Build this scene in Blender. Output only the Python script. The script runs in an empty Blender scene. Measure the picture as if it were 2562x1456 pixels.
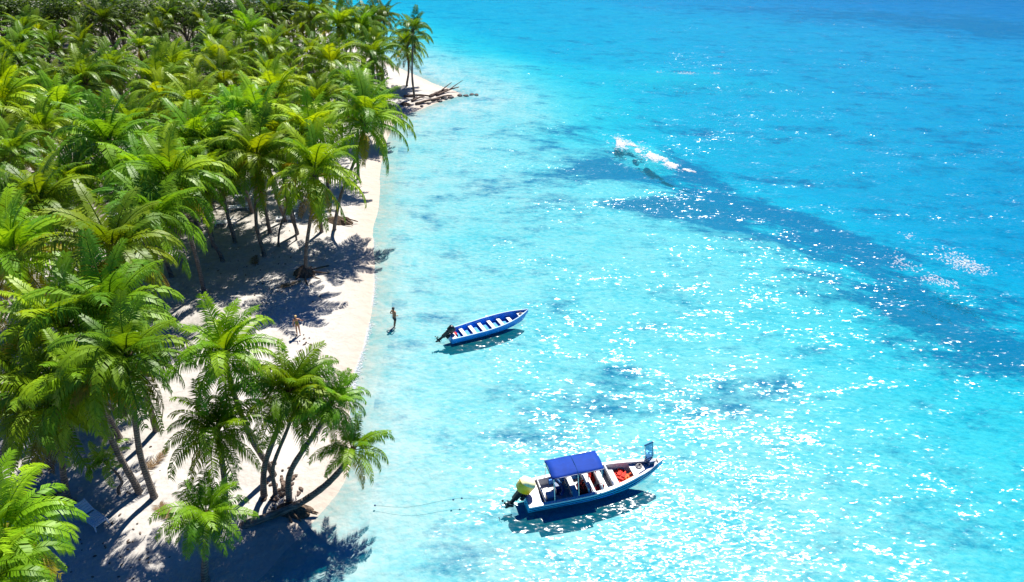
import bpy, bmesh, math, random
import numpy as np
from mathutils import Vector, Matrix, noise as mnoise
R = math.radians
random.seed(7); rng = np.random.default_rng(7)
scene = bpy.context.scene
COL = scene.collection

# ------------------------------------------------------------------ camera
CAM_H, PITCH, F = 28.6, R(31.0), 1707.0      # F in pixels of a 2561 wide picture
cam_d = bpy.data.cameras.new('camera'); cam = bpy.data.objects.new('camera', cam_d); COL.objects.link(cam)
cam.location = (0, 0, CAM_H); cam.rotation_euler = (math.pi/2 - PITCH, 0, 0)
cam_d.sensor_width = 36; cam_d.lens = 24.0; cam_d.clip_start = 0.5; cam_d.clip_end = 8000
scene.camera = cam

# ------------------------------------------------------------------ light
SUN_EL, SUN_AZ = R(57.0), R(20.0)            # azimuth to the right of straight ahead (+Y)
world = bpy.data.worlds.new('World'); scene.world = world; world.use_nodes = True
wn = world.node_tree.nodes; wl = world.node_tree.links
sky = wn.new('ShaderNodeTexSky'); sky.sky_type = 'NISHITA'; sky.sun_disc = False
sky.sun_elevation = SUN_EL; sky.sun_rotation = SUN_AZ; sky.ozone_density = 10.0; sky.dust_density = 0.3; sky.air_density = 1.0
hs = wn.new('ShaderNodeHueSaturation'); hs.inputs['Saturation'].default_value = 1.8; hs.inputs['Hue'].default_value = .518
wl.new(sky.outputs[0], hs.inputs['Color']); wl.new(hs.outputs[0], wn['Background'].inputs[0])
wn['Background'].inputs[1].default_value = 0.05
sun_d = bpy.data.lights.new('sun', 'SUN'); sun = bpy.data.objects.new('sun', sun_d); COL.objects.link(sun)
sun_d.energy = 5.0; sun_d.angle = R(0.53); sun_d.color = (1.0, 0.955, 0.88)
to_sun = Vector((math.sin(SUN_AZ)*math.cos(SUN_EL), math.cos(SUN_AZ)*math.cos(SUN_EL), math.sin(SUN_EL)))
sun.rotation_euler = to_sun.to_track_quat('Z', 'Y').to_euler(); sun.location = (20, 20, 60)
vs = scene.view_settings
vs.view_transform = 'Standard'; vs.look = 'None'; vs.gamma = 1.0; vs.exposure = 0.95; vs.use_curve_mapping = False
cy = scene.cycles
cy.max_bounces = 6; cy.diffuse_bounces = 1; cy.glossy_bounces = 2; cy.transmission_bounces = 3
cy.transparent_max_bounces = 12; cy.volume_bounces = 0; cy.caustics_reflective = False; cy.caustics_refractive = False
cy.sample_clamp_indirect = 4.0; cy.use_denoising = True

# ------------------------------------------------------------------ pixel -> place
def ray(px, py):
    u, v = px - 1280.5, py - 728.0
    return Vector((u, F*math.cos(PITCH) - v*math.sin(PITCH), -F*math.sin(PITCH) - v*math.cos(PITCH)))
def at(px, py, z=0.0):
    d = ray(px, py); return Vector((0, 0, CAM_H)) + d*((z - CAM_H)/d.z)
def on_ray_over(px, py, base):               # point of the sight line nearest to the vertical through base
    d = ray(px, py); t = (base.x*d.x + base.y*d.y)/(d.x*d.x + d.y*d.y)
    return Vector((0, 0, CAM_H)) + d*t
def project(p):
    q = p - Vector((0, 0, CAM_H)); c, s = math.cos(PITCH), math.sin(PITCH)
    z = q.y*c - q.z*s; y = q.y*s + q.z*c
    return 1280.5 + F*q.x/z, 728.0 - F*y/z

# ------------------------------------------------------------------ helpers
def tag(o, label=None, cat=None, group=None, kind=None):
    if label: o['label'] = label
    if cat: o['category'] = cat
    if group: o['group'] = group
    if kind: o['kind'] = kind
    return o
def empty(name, loc, rz=0.0):
    o = bpy.data.objects.new(name, None); COL.objects.link(o)
    o.empty_display_size = 0.3; o.location = loc; o.rotation_euler = (0, 0, rz); return o
def link(name, me, parent=None, loc=None, rot=None, scale=None):
    o = bpy.data.objects.new(name, me); COL.objects.link(o)
    if parent is not None: o.parent = parent
    if loc is not None: o.location = loc
    if rot is not None: o.rotation_euler = rot
    if scale is not None: o.scale = (scale,)*3 if isinstance(scale, (int, float)) else scale
    return o
class MB:
    def __init__(s): s.v = []; s.f = []
    def add(s, vs_, fs):
        n = len(s.v); s.v += [tuple(v) for v in vs_]; s.f += [tuple(i+n for i in f) for f in fs]; return s
    def box(s, c, d, rot=None, taper=1.0):
        x, y, z = d[0]/2, d[1]/2, d[2]/2
        pts = [(-x,-y,-z),(x,-y,-z),(x,y,-z),(-x,y,-z),(-x*taper,-y*taper,z),(x*taper,-y*taper,z),(x*taper,y*taper,z),(-x*taper,y*taper,z)]
        if rot is not None: pts = [rot @ Vector(p) for p in pts]
        pts = [(p[0]+c[0], p[1]+c[1], p[2]+c[2]) for p in pts]
        return s.add(pts, [(0,3,2,1),(4,5,6,7),(0,1,5,4),(1,2,6,5),(2,3,7,6),(3,0,4,7)])
    def tube(s, pts, rad, n=8, cap=True):
        pts = [Vector(p) for p in pts]; k = len(pts)
        rad = rad if hasattr(rad, '__len__') else [rad]*k
        V = []; ref = None
        for i, p in enumerate(pts):
            t = (pts[min(i+1, k-1)] - pts[max(i-1, 0)]).normalized()
            if ref is None: ref = Vector((0, 1, 0)) if abs(t.y) < .9 else Vector((1, 0, 0))
            a = (ref - t*ref.dot(t)).normalized(); b = t.cross(a); ref = a
            V += [p + (a*math.cos(2*math.pi*j/n) + b*math.sin(2*math.pi*j/n))*rad[i] for j in range(n)]
        Fc = [(i*n+j, i*n+(j+1) % n, (i+1)*n+(j+1) % n, (i+1)*n+j) for i in range(k-1) for j in range(n)]
        if cap: Fc += [tuple(range(n-1, -1, -1)), tuple((k-1)*n+j for j in range(n))]
        return s.add(V, Fc)
    def blob(s, c, r, seg=10, rings=6, rot=None):
        V = [(0,0,-1)]; 
        for i in range(1, rings):
            a = -math.pi/2 + math.pi*i/rings
            V += [(math.cos(a)*math.cos(2*math.pi*j/seg), math.cos(a)*math.sin(2*math.pi*j/seg), math.sin(a)) for j in range(seg)]
        V.append((0,0,1)); top = len(V)-1
        V = [Vector((v[0]*r[0], v[1]*r[1], v[2]*r[2])) for v in V]
        if rot is not None: V = [rot @ v for v in V]
        V = [v + Vector(c) for v in V]
        Fc = [(0, 1+(j+1) % seg, 1+j) for j in range(seg)]
        for i in range(rings-2):
            o = 1+i*seg
            Fc += [(o+j, o+(j+1) % seg, o+seg+(j+1) % seg, o+seg+j) for j in range(seg)]
        o = 1+(rings-2)*seg
        Fc += [(o+j, o+(j+1) % seg, top) for j in range(seg)]
        return s.add(V, Fc)
    def mesh(s, name, mat, smooth=False):
        me = bpy.data.meshes.new(name); me.from_pydata(s.v, [], s.f)
        if mat: me.materials.append(mat)
        if smooth: me.polygons.foreach_set('use_smooth', [True]*len(me.polygons))
        me.update(); return me
    def build(s, name, mat, parent=None, smooth=False, bevel=0.0, **kw):
        o = link(name, s.mesh(name, mat, smooth), parent, **kw)
        if bevel:
            m = o.modifiers.new('bevel', 'BEVEL'); m.width = bevel; m.segments = 2; m.limit_method = 'ANGLE'
        return o
def smooth_path(pts, n=6):
    P = [Vector(p) for p in pts]; P = [P[0]*2-P[1]] + P + [P[-1]*2-P[-2]]; out = []
    for i in range(1, len(P)-2):
        for k in range(n):
            t = k/n; a, b, c, d = P[i-1:i+3]
            out.append(.5*((2*b) + (c-a)*t + (2*a-5*b+4*c-d)*t*t + (3*b-a-3*c+d)*t**3))
    out.append(P[-2]); return out

# ------------------------------------------------------------------ materials
def mat_new(name):
    m = bpy.data.materials.new(name); m.use_nodes = True
    return m, m.node_tree.nodes, m.node_tree.links, m.node_tree.nodes['Principled BSDF']
def ramp(n, stops):
    r = n.new('ShaderNodeValToRGB'); e = r.color_ramp.elements
    while len(e) < len(stops): e.new(.5)
    for i, (p, c) in enumerate(stops): e[i].position = p; e[i].color = (*c, 1) if len(c) == 3 else c
    return r
def paint(name, col, rough=.4, var=.12, scale=6.0, spec=.5, metal=0.0, bump=0.0):
    m, n, l, b = mat_new(name)
    tc = n.new('ShaderNodeTexCoord'); nz = n.new('ShaderNodeTexNoise'); nz.inputs['Scale'].default_value = scale; nz.inputs['Detail'].default_value = 5
    l.new(tc.outputs['Object'], nz.inputs['Vector'])
    r = ramp(n, [(.3, tuple(c*(1-var) for c in col)), (.7, tuple(min(1, c*(1+var)) for c in col))])
    l.new(nz.outputs['Fac'], r.inputs[0]); l.new(r.outputs[0], b.inputs['Base Color'])
    b.inputs['Roughness'].default_value = rough; b.inputs['Metallic'].default_value = metal; b.inputs['Specular IOR Level'].default_value = spec
    if bump:
        bp = n.new('ShaderNodeBump'); bp.inputs['Strength'].default_value = bump; bp.inputs['Distance'].default_value = .03
        l.new(nz.outputs['Fac'], bp.inputs['Height']); l.new(bp.outputs[0], b.inputs['Normal'])
    return m

def make_ground_mat():
    m, n, l, b = mat_new('sand')
    g = n.new('ShaderNodeNewGeometry')
    at1 = n.new('ShaderNodeAttribute'); at1.attribute_name = 'grass'
    wet = n.new('ShaderNodeAttribute'); wet.attribute_name = 'wet'
    lit = n.new('ShaderNodeAttribute'); lit.attribute_name = 'litter'
    def noise(sc, det=4, vec=None):
        x = n.new('ShaderNodeTexNoise'); x.inputs['Scale'].default_value = sc; x.inputs['Detail'].default_value = det
        l.new(vec or g.outputs['Position'], x.inputs['Vector']); return x
    n1 = noise(.5, 6); n2 = noise(5, 5)
    r1 = ramp(n, [(.3, (.41,.384,.35)), (.7, (.515,.49,.455))]); l.new(n1.outputs['Fac'], r1.inputs[0])
    r2 = ramp(n, [(.35, (.80,.79,.78)), (.6, (1,1,1))]); l.new(n2.outputs['Fac'], r2.inputs[0])
    mul = n.new('ShaderNodeMixRGB'); mul.blend_type = 'MULTIPLY'; mul.inputs[0].default_value = .55
    l.new(r1.outputs[0], mul.inputs[1]); l.new(r2.outputs[0], mul.inputs[2])
    # wet sand
    un = n.new('ShaderNodeAttribute'); un.attribute_name = 'sea'
    um = n.new('ShaderNodeMixRGB'); um.inputs[2].default_value = (.52,.52,.49,1); uf = n.new('ShaderNodeMath'); uf.operation = 'MULTIPLY'; uf.inputs[1].default_value = .75
    l.new(un.outputs['Fac'], uf.inputs[0]); l.new(uf.outputs[0], um.inputs[0]); l.new(mul.outputs[0], um.inputs[1]); mul = um
    wm = n.new('ShaderNodeMixRGB'); wm.inputs[2].default_value = (.42,.355,.29,1)
    l.new(wet.outputs['Fac'], wm.inputs[0]); l.new(mul.outputs[0], wm.inputs[1])
    # leaf litter under the palms; inland its dark colour also paints shade into the gaps
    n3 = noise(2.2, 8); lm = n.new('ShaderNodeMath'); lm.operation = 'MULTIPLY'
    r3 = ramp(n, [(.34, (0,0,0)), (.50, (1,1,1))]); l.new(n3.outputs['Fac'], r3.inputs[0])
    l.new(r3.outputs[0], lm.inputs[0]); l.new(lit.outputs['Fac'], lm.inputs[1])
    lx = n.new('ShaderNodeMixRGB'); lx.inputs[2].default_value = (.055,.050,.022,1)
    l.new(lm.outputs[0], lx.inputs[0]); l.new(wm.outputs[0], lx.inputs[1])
    # sea grass: attribute broken up by noise
    mp = n.new('ShaderNodeMapping'); mp.inputs['Scale'].default_value = (.55, 1.0, 1); l.new(g.outputs['Position'], mp.inputs['Vector'])
    n4 = noise(.30, 10, mp.outputs[0]); n4.inputs['Roughness'].default_value = .78
    ad = n.new('ShaderNodeMath'); ad.operation = 'MULTIPLY_ADD'; ad.inputs[1].default_value = .58
    nc_ = n.new('ShaderNodeMapRange'); nc_.clamp = False; nc_.inputs[1].default_value = .33; nc_.inputs[2].default_value = .67; l.new(n4.outputs['Fac'], nc_.inputs[0])
    l.new(at1.outputs['Fac'], ad.inputs[0]); l.new(nc_.outputs[0], ad.inputs[2])
    r4 = ramp(n, [(.58, (0,0,0)), (.85, (.5,.5,.5)), (1.0, (.9,.9,.9))]); l.new(ad.outputs[0], r4.inputs[0])
    sg = n.new('ShaderNodeMixRGB'); sg.inputs[2].default_value = (.002,.075,.20,1)
    l.new(r4.outputs[0], sg.inputs[0]); l.new(lx.outputs[0], sg.inputs[1])
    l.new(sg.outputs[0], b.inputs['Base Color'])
    b.inputs['Roughness'].default_value = .9; b.inputs['Specular IOR Level'].default_value = .15
    bp = n.new('ShaderNodeBump'); bp.inputs['Strength'].default_value = .8; bp.inputs['Distance'].default_value = .2
    n5 = noise(1.6, 8); l.new(n5.outputs['Fac'], bp.inputs['Height']); l.new(bp.outputs[0], b.inputs['Normal'])
    return m

def make_water_mat():
    m = bpy.data.materials.new('sea_water'); m.use_nodes = True
    n, l = m.node_tree.nodes, m.node_tree.links; n.clear()
    out = n.new('ShaderNodeOutputMaterial'); g = n.new('ShaderNodeNewGeometry')
    def vm(op, a, b_):
        x = n.new('ShaderNodeVectorMath'); x.operation = op
        for i, q in enumerate((a, b_)):
            if q is None: continue
            if isinstance(q, tuple): x.inputs[i].default_value = q
            else: l.new(q, x.inputs[i])
        return x.outputs[0]
    def waves(scale, sx, rz, k, det, dist=0.0):
        mp = n.new('ShaderNodeMapping'); mp.inputs['Scale'].default_value = (sx, 1, 1); mp.inputs['Rotation'].default_value = (0, 0, rz)
        l.new(g.outputs['Position'], mp.inputs['Vector'])
        x = n.new('ShaderNodeTexNoise'); x.inputs['Scale'].default_value = scale; x.inputs['Detail'].default_value = det
        x.inputs['Roughness'].default_value = .55; x.inputs['Distortion'].default_value = dist
        l.new(mp.outputs[0], x.inputs['Vector'])
        return vm('MULTIPLY', vm('SUBTRACT', x.outputs['Color'], (.5,.5,.5)), (k, k, 0))
    small = waves(4.8, .45, R(-18), 1.25, 4, .4)
    mid = waves(.75, .42, R(-16), .62, 3, .3)
    big = waves(.10, .6, R(20), .16, 2)
    # gust patches: ripples are steeper in some places
    gn = n.new('ShaderNodeTexNoise'); gn.inputs['Scale'].default_value = .11; gn.inputs['Detail'].default_value = 5
    gm = n.new('ShaderNodeMapping'); gm.inputs['Scale'].default_value = (.5, 1.3, 1); gm.inputs['Rotation'].default_value = (0, 0, R(32)); l.new(g.outputs['Position'], gm.inputs['Vector']); l.new(gm.outputs[0], gn.inputs['Vector'])
    gr = n.new('ShaderNodeMapRange'); gr.inputs[1].default_value = .3; gr.inputs[2].default_value = .7; gr.inputs[3].default_value = .45; gr.inputs[4].default_value = 1.35
    l.new(gn.outputs['Fac'], gr.inputs[0])
    sc = n.new('ShaderNodeVectorMath'); sc.operation = 'SCALE'; l.new(small, sc.inputs[0]); l.new(gr.outputs[0], sc.inputs['Scale'])
    # the lee of the beach is calmer than the open water
    sx = n.new('ShaderNodeSeparateXYZ'); l.new(g.outputs['Position'], sx.inputs[0])
    lee = n.new('ShaderNodeMath'); lee.operation = 'MULTIPLY_ADD'; lee.inputs[1].default_value = .13; l.new(sx.outputs['Y'], lee.inputs[0]); l.new(sx.outputs['X'], lee.inputs[2])
    lr = n.new('ShaderNodeMapRange'); lr.inputs[1].default_value = -7.5; lr.inputs[2].default_value = 7; lr.inputs[3].default_value = .35; lr.inputs[4].default_value = 1; l.new(lee.outputs[0], lr.inputs[0])
    def calm(v):
        q = n.new('ShaderNodeVectorMath'); q.operation = 'SCALE'; l.new(v, q.inputs[0]); l.new(lr.outputs[0], q.inputs['Scale']); return q.outputs[0]
    mid = calm(mid); sc = calm(sc.outputs[0]).node
    nrm = vm('NORMALIZE', vm('ADD', vm('ADD', vm('ADD', sc.outputs[0], mid), big), (0,0,1)), None)
    fr = n.new('ShaderNodeFresnel'); fr.inputs['IOR'].default_value = 1.33; l.new(nrm, fr.inputs['Normal'])
    gl = n.new('ShaderNodeBsdfAnisotropic') if False else n.new('ShaderNodeBsdfGlossy')
    gl.inputs['Roughness'].default_value = .19; l.new(nrm, gl.inputs['Normal'])
    tr = n.new('ShaderNodeBsdfTransparent'); tr.inputs[0].default_value = (.97,.99,1,1)
    dt = n.new('ShaderNodeVectorMath'); dt.operation = 'DOT_PRODUCT'; l.new(nrm, dt.inputs[0]); dt.inputs[1].default_value = (.35, 1, 0)
    mr = n.new('ShaderNodeMapRange'); mr.inputs[1].default_value = -.24; mr.inputs[2].default_value = .10; l.new(dt.outputs['Value'], mr.inputs[0])
    tcr = ramp(n, [(0, (.45,.85,.95)), (1, (1,1,1))]); l.new(mr.outputs[0], tcr.inputs[0]); l.new(tcr.outputs[0], tr.inputs[0])  # tint by ripple slope: light lensed by the waves, painted into the water colour
    df = n.new('ShaderNodeBsdfDiffuse'); df.inputs[0].default_value = (.0,.42,.47,1)
    m1 = n.new('ShaderNodeMixShader'); m1.inputs[0].default_value = .12; l.new(tr.outputs[0], m1.inputs[1]); l.new(df.outputs[0], m1.inputs[2])
    m2 = n.new('ShaderNodeMixShader'); fc = n.new('ShaderNodeMath'); fc.operation = 'MULTIPLY'; fc.inputs[1].default_value = .8; l.new(fr.outputs[0], fc.inputs[0])
    fm_ = n.new('ShaderNodeMath'); fm_.operation = 'MINIMUM'; fm_.inputs[1].default_value = .13; l.new(fc.outputs[0], fm_.inputs[0]); l.new(fm_.outputs[0], m2.inputs[0]); l.new(m1.outputs[0], m2.inputs[1]); l.new(gl.outputs[0], m2.inputs[2])
    l.new(m2.outputs[0], out.inputs['Surface'])
    va = n.new('ShaderNodeVolumeAbsorption'); va.inputs['Color'].default_value = (0.0, .905, .988, 1); va.inputs['Density'].default_value = .43
    vsc = n.new('ShaderNodeVolumeScatter'); vsc.inputs['Color'].default_value = (.10, .75, 1, 1); vsc.inputs['Density'].default_value = .018
    vad = n.new('ShaderNodeAddShader'); l.new(va.outputs[0], vad.inputs[0]); l.new(vsc.outputs[0], vad.inputs[1]); l.new(vad.outputs[0], out.inputs['Volume'])
    return m

def make_leaf_mat(name, lo, hi, tr_lo, tr_hi, rough=.45, tw=.42):
    m = bpy.data.materials.new(name); m.use_nodes = True
    n, l = m.node_tree.nodes, m.node_tree.links; b = n['Principled BSDF']; out = n['Material Output']
    oi = n.new('ShaderNodeObjectInfo'); tc = n.new('ShaderNodeTexCoord')
    nz = n.new('ShaderNodeTexNoise'); nz.inputs['Scale'].default_value = 2.3; nz.inputs['Detail'].default_value = 3; l.new(tc.outputs['Object'], nz.inputs['Vector'])
    mx = n.new('ShaderNodeMath'); mx.operation = 'MULTIPLY_ADD'; mx.inputs[1].default_value = .7; l.new(oi.outputs['Random'], mx.inputs[0])
    ns = n.new('ShaderNodeMath'); ns.operation = 'MULTIPLY'; ns.inputs[1].default_value = .4; l.new(nz.outputs['Fac'], ns.inputs[0]); l.new(ns.outputs[0], mx.inputs[2])
    r1_ = ramp(n, [(.1, lo), (.95, hi)]); r2_ = ramp(n, [(.1, tr_lo), (.95, tr_hi)])
    l.new(mx.outputs[0], r1_.inputs[0]); l.new(mx.outputs[0], r2_.inputs[0])
    r1 = n.new('ShaderNodeMixRGB'); r2 = n.new('ShaderNodeMixRGB')
    for a_, b_ in ((r1, r1_), (r2, r2_)):
        a_.blend_type = 'MULTIPLY'; a_.inputs[0].default_value = 1; l.new(b_.outputs[0], a_.inputs[1]); l.new(oi.outputs['Color'], a_.inputs[2])
    l.new(r1.outputs[0], b.inputs['Base Color']); b.inputs['Roughness'].default_value = rough; b.inputs['Specular IOR Level'].default_value = .35
    t = n.new('ShaderNodeBsdfTranslucent'); l.new(r2.outputs[0], t.inputs['Color'])
    ms = n.new('ShaderNodeMixShader'); ms.inputs[0].default_value = tw
    l.new(b.outputs[0], ms.inputs[1]); l.new(t.outputs[0], ms.inputs[2]); l.new(ms.outputs[0], out.inputs['Surface'])
    return m
def make_trunk_mat():
    m, n, l, b = mat_new('palm_bark')
    tc = n.new('ShaderNodeTexCoord'); w = n.new('ShaderNodeTexWave'); w.bands_direction = 'Z'; w.inputs['Scale'].default_value = 2.2; w.inputs['Distortion'].default_value = 2.5; w.inputs['Detail'].default_value = 3
    l.new(tc.outputs['Object'], w.inputs['Vector'])
    nz = n.new('ShaderNodeTexNoise'); nz.inputs['Scale'].default_value = 3; nz.inputs['Detail'].default_value = 6; l.new(tc.outputs['Object'], nz.inputs['Vector'])
    r = ramp(n, [(.3, (.12,.09,.068)), (.7, (.30,.245,.20))]); l.new(nz.outputs['Fac'], r.inputs[0])
    mu = n.new('ShaderNodeMixRGB'); mu.blend_type = 'MULTIPLY'; mu.inputs[0].default_value = .5; l.new(r.outputs[0], mu.inputs[1]); l.new(w.outputs['Color'], mu.inputs[2])
    l.new(mu.outputs[0], b.inputs['Base Color']); b.inputs['Roughness'].default_value = .85
    bp = n.new('ShaderNodeBump'); bp.inputs['Strength'].default_value = .7; bp.inputs['Distance'].default_value = .04; l.new(w.outputs['Fac'], bp.inputs['Height']); l.new(bp.outputs[0], b.inputs['Normal'])
    return m

M = {}
M['ground'] = make_ground_mat(); M['water'] = make_water_mat(); M['bark'] = make_trunk_mat()
M['frond'] = make_leaf_mat('frond_green', (.09,.24,.004), (.37,.50,.005), (.20,.40,.004), (.56,.62,.005), tw=.40)
M['frond_old'] = make_leaf_mat('frond_yellow', (.30,.24,.010), (.40,.24,.012), (.70,.56,.01), (.80,.48,.012), tw=.48)
M['frond_dead'] = make_leaf_mat('frond_brown', (.14,.085,.035), (.20,.13,.06), (.20,.11,.03), (.25,.15,.05), rough=.7, tw=.25)
M['leaf'] = make_leaf_mat('broad_leaf', (.018,.05,.010), (.05,.09,.012), (.04,.10,.01), (.10,.16,.01))
M['fibre'] = paint('palm_fibre', (.12,.085,.04), .9, .4, 9, .2)
M['stalk'] = paint('leaf_stalk', (.22,.24,.03), .5, .3, 3)
M['husk'] = paint('coconut_husk', (.15,.16,.03), .6, .4, 8)
M['root'] = paint('root_mat', (.12,.085,.06), .95, .55, 6, .1, bump=1.0)
M['drift'] = paint('driftwood', (.13,.095,.075), .9, .5, 5, .1, bump=.8)
M['rock'] = paint('rock', (.13,.12,.115), .85, .5, 5, .3, bump=.8)
M['white'] = paint('white_gelcoat', (.66,.66,.66), .35, .06, 3)
M['rim'] = paint('pale_blue_rim', (.45,.60,.78), .35, .1, 3)
M['offwhite'] = paint('worn_white', (.52,.52,.53), .5, .15, 4)
M['plastic'] = paint('white_plastic', (.76,.78,.80), .4, .05, 5)
M['blue_hull'] = paint('blue_hull', (.02,.30,.88), .3, .2, 2.5)
M['blue_in'] = paint('blue_interior', (.015,.25,.78), .5, .3, 2.5)
M['azure'] = paint('azure_hull', (.05,.55,.98), .28, .15, 2.5)
M['navy'] = paint('navy_stripe', (.006,.055,.17), .3, .2, 3)
M['canvas'] = paint('royal_blue_canvas', (.0,.036,.27), .75, .10, 4, .25, bump=.15)
M['black'] = paint('black_engine', (.012,.014,.02), .35, .3, 5)
M['yellow'] = paint('yellow_cowling', (1.0,.58,.002), .3, .08, 4)
M['cream'] = paint('cream_cowling', (.95,.86,.45), .35, .08, 4)
M['red'] = paint('red_vest', (.68,.035,.020), .7, .25, 9, .3, bump=.3)
M['maroon'] = paint('dark_red_vest', (.26,.012,.014), .7, .25, 9, .3, bump=.3)
M['orange'] = paint('orange_vest', (.85,.16,.05), .7, .2, 9, .3, bump=.3)
M['steel'] = paint('steel_tube', (.62,.63,.65), .3, .1, 5, .5, .8)
M['grey'] = paint('grey_vinyl', (.28,.27,.28), .6, .3, 6)
M['skin'] = paint('tan_skin', (.30,.15,.08), .55, .12, 8)
M['skin2'] = paint('warm_skin', (.42,.20,.11), .55, .12, 8)
M['hair'] = paint('dark_hair', (.010,.008,.008), .5, .3, 20)
M['blond'] = paint('blond_hair', (.50,.33,.12), .5, .3, 20)
M['shorts'] = paint('dark_shorts', (.012,.016,.035), .8, .3, 10)
M['olive'] = paint('olive_swimsuit', (.11,.12,.015), .7, .3, 10)
M['rope'] = paint('rope', (.10,.20,.22), .9, .2, 10)
def make_glass():
    m = bpy.data.materials.new('tinted_acrylic'); m.use_nodes = True; n, l = m.node_tree.nodes, m.node_tree.links; n.clear()
    o = n.new('ShaderNodeOutputMaterial'); t = n.new('ShaderNodeBsdfTransparent'); t.inputs[0].default_value = (.35,.55,.75,1)
    g = n.new('ShaderNodeBsdfGlossy'); g.inputs['Roughness'].default_value = .05; x = n.new('ShaderNodeMixShader'); x.inputs[0].default_value = .15
    l.new(t.outputs[0], x.inputs[1]); l.new(g.outputs[0], x.inputs[2]); l.new(x.outputs[0], o.inputs[0]); return m
M['glass'] = make_glass()
def make_foam():
    m, n, l, b = mat_new('sea_foam'); b.inputs['Base Color'].default_value = (.86,.89,.92,1); b.inputs['Roughness'].default_value = .9
    b.inputs['Specular IOR Level'].default_value = .1
    nz = n.new('ShaderNodeTexNoise'); nz.inputs['Scale'].default_value = 6; g = n.new('ShaderNodeNewGeometry'); l.new(g.outputs['Position'], nz.inputs['Vector'])
    r = ramp(n, [(.3, (.62,.72,.82)), (.55, (.88,.90,.92))]); l.new(nz.outputs['Fac'], r.inputs[0]); l.new(r.outputs[0], b.inputs['Base Color'])
    t = n.new('ShaderNodeBsdfTransparent'); x = n.new('ShaderNodeMixShader'); x.inputs[0].default_value = .66
    l.new(b.outputs[0], x.inputs[1]); l.new(t.outputs[0], x.inputs[2]); l.new(x.outputs[0], n['Material Output'].inputs['Surface']); return m
M['foam'] = make_foam()

# ------------------------------------------------------------------ ground and sea
SHORE_PX = [(300,1640),(500,1540),(640,1455),(700,1392),(755,1335),(808,1276),(852,1220),(878,1150),(876,1060),(872,990),(888,930),(912,860),
            (928,780),(936,700),(934,620),(932,575),(945,520),(948,470),(952,420),(968,350),(992,300),(1040,278),(1090,258),(1148,238),
            (1120,222),(1088,212),(1058,198),(1030,186),(985,165),(920,130),(850,95),(770,58),(640,10),(480,-40)]
SH = np.array([[*q.xy] for q in smooth_path([at(x, y, 0.0) for x, y in SHORE_PX], 3)])
POLY = np.vstack([SH, [[-700, 420], [-2600, 420], [-2600, -400], [SH[0,0], -400]]])
def sdist(x, y):
    x = np.asarray(x, float); y = np.asarray(y, float)
    best = np.full(x.shape, 1e9); inside = np.zeros(x.shape, bool)
    n = len(POLY)
    for i in range(n):
        a, b = POLY[i], POLY[(i+1) % n]; d = b-a; L2 = d@d
        if i < len(SH)-1 or i >= n-1:
            t = np.clip(((x-a[0])*d[0]+(y-a[1])*d[1])/L2, 0, 1)
            best = np.minimum(best, np.hypot(x-a[0]-t*d[0], y-a[1]-t*d[1]))
        c = ((a[1] > y) != (b[1] > y)); 
        with np.errstate(divide='ignore', invalid='ignore'):
            xi = d[0]*(y-a[1])/(d[1] if d[1] != 0 else 1e-9)+a[0]
        inside ^= c & (x < xi)
    return np.where(inside, best, -best)
VN = {}
def vnoise(x, y, s, seed=0):                 # cheap smooth value noise
    g = VN.setdefault(seed, None)
    if g is None: g = VN[seed] = np.random.default_rng(100+seed).random((64, 64))
    u, v = x*s+1000.3, y*s+1000.7; iu, iv = np.floor(u).astype(int), np.floor(v).astype(int); fu, fv = u-iu, v-iv
    fu = fu*fu*(3-2*fu); fv = fv*fv*(3-2*fv)
    G = lambda a, b: g[a % 64, b % 64]
    return (G(iu,iv)*(1-fu)+G(iu+1,iv)*fu)*(1-fv)+(G(iu,iv+1)*(1-fu)+G(iu+1,iv+1)*fu)*fv
def blobs_at(x, y, blobs):                   # soft ellipses given where the photograph shows them, laid on the sea floor
    tot = np.zeros_like(x)
    for px, py, rx, ry, w in blobs:
        c = at(px, py, -1.5); ex = abs(at(px+rx, py, -1.5).x-c.x)+.01; ey = abs(at(px, max(py-ry, -60), -1.5).y-at(px, py+ry, -1.5).y)/2+.01
        wx = (vnoise(x, y, .12, 3)-.5)*ex*.9; wy = (vnoise(x, y, .12, 4)-.5)*ey*.9
        q = ((x-c.x+wx)/ex)**2+((y-c.y+wy)/ey)**2
        tot += w*np.exp(-q**1.3)
    return tot
GRASS = [(1370,352,75,18,.55),(1500,412,85,22,.7),(1440,450,90,18,.45),(1800,425,65,24,.85),(1740,390,60,20,.5),(1600,445,130,14,.6),(1640,522,110,14,.8),
         (1800,500,140,30,.9),(1950,545,170,40,.9),(1780,568,170,24,1.0),(2000,600,150,22,.8),(2150,580,130,40,.6),(1250,515,140,45,.22),
         (2300,752,85,28,1.1),(2200,700,150,60,.55),(2400,790,150,80,.55),(2540,865,60,45,1.0),(2480,690,110,50,.5),(2330,860,120,40,.35),
         (1750,1008,200,32,.40),(1920,985,60,18,.55),(1350,1080,100,50,.28),(1480,1010,90,40,.15),(1700,300,130,12,.35),(2000,290,120,14,.25),
         (2330,22,230,16,.6),(2520,45,130,18,.8),(1900,8,220,8,.4),(2420,300,55,20,.4),(1600,120,110,10,.2),(1950,170,150,12,.2),(2150,400,160,14,.25),
         (1560,492,90,20,-.9),(1640,505,60,10,-.4),(1565,552,60,18,-.7),(1720,330,60,16,-.3)]
BARS = [(1620,385,130,36,-.5),(1180,310,170,45,-.55),(1220,175,220,30,-.40),(1300,420,240,80,-.35),(1600,490,110,28,-.6),(1560,555,60,20,-.5),(1900,690,260,70,-.25),(1700,185,200,20,-.35),(1880,620,140,28,-.3)]
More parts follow.
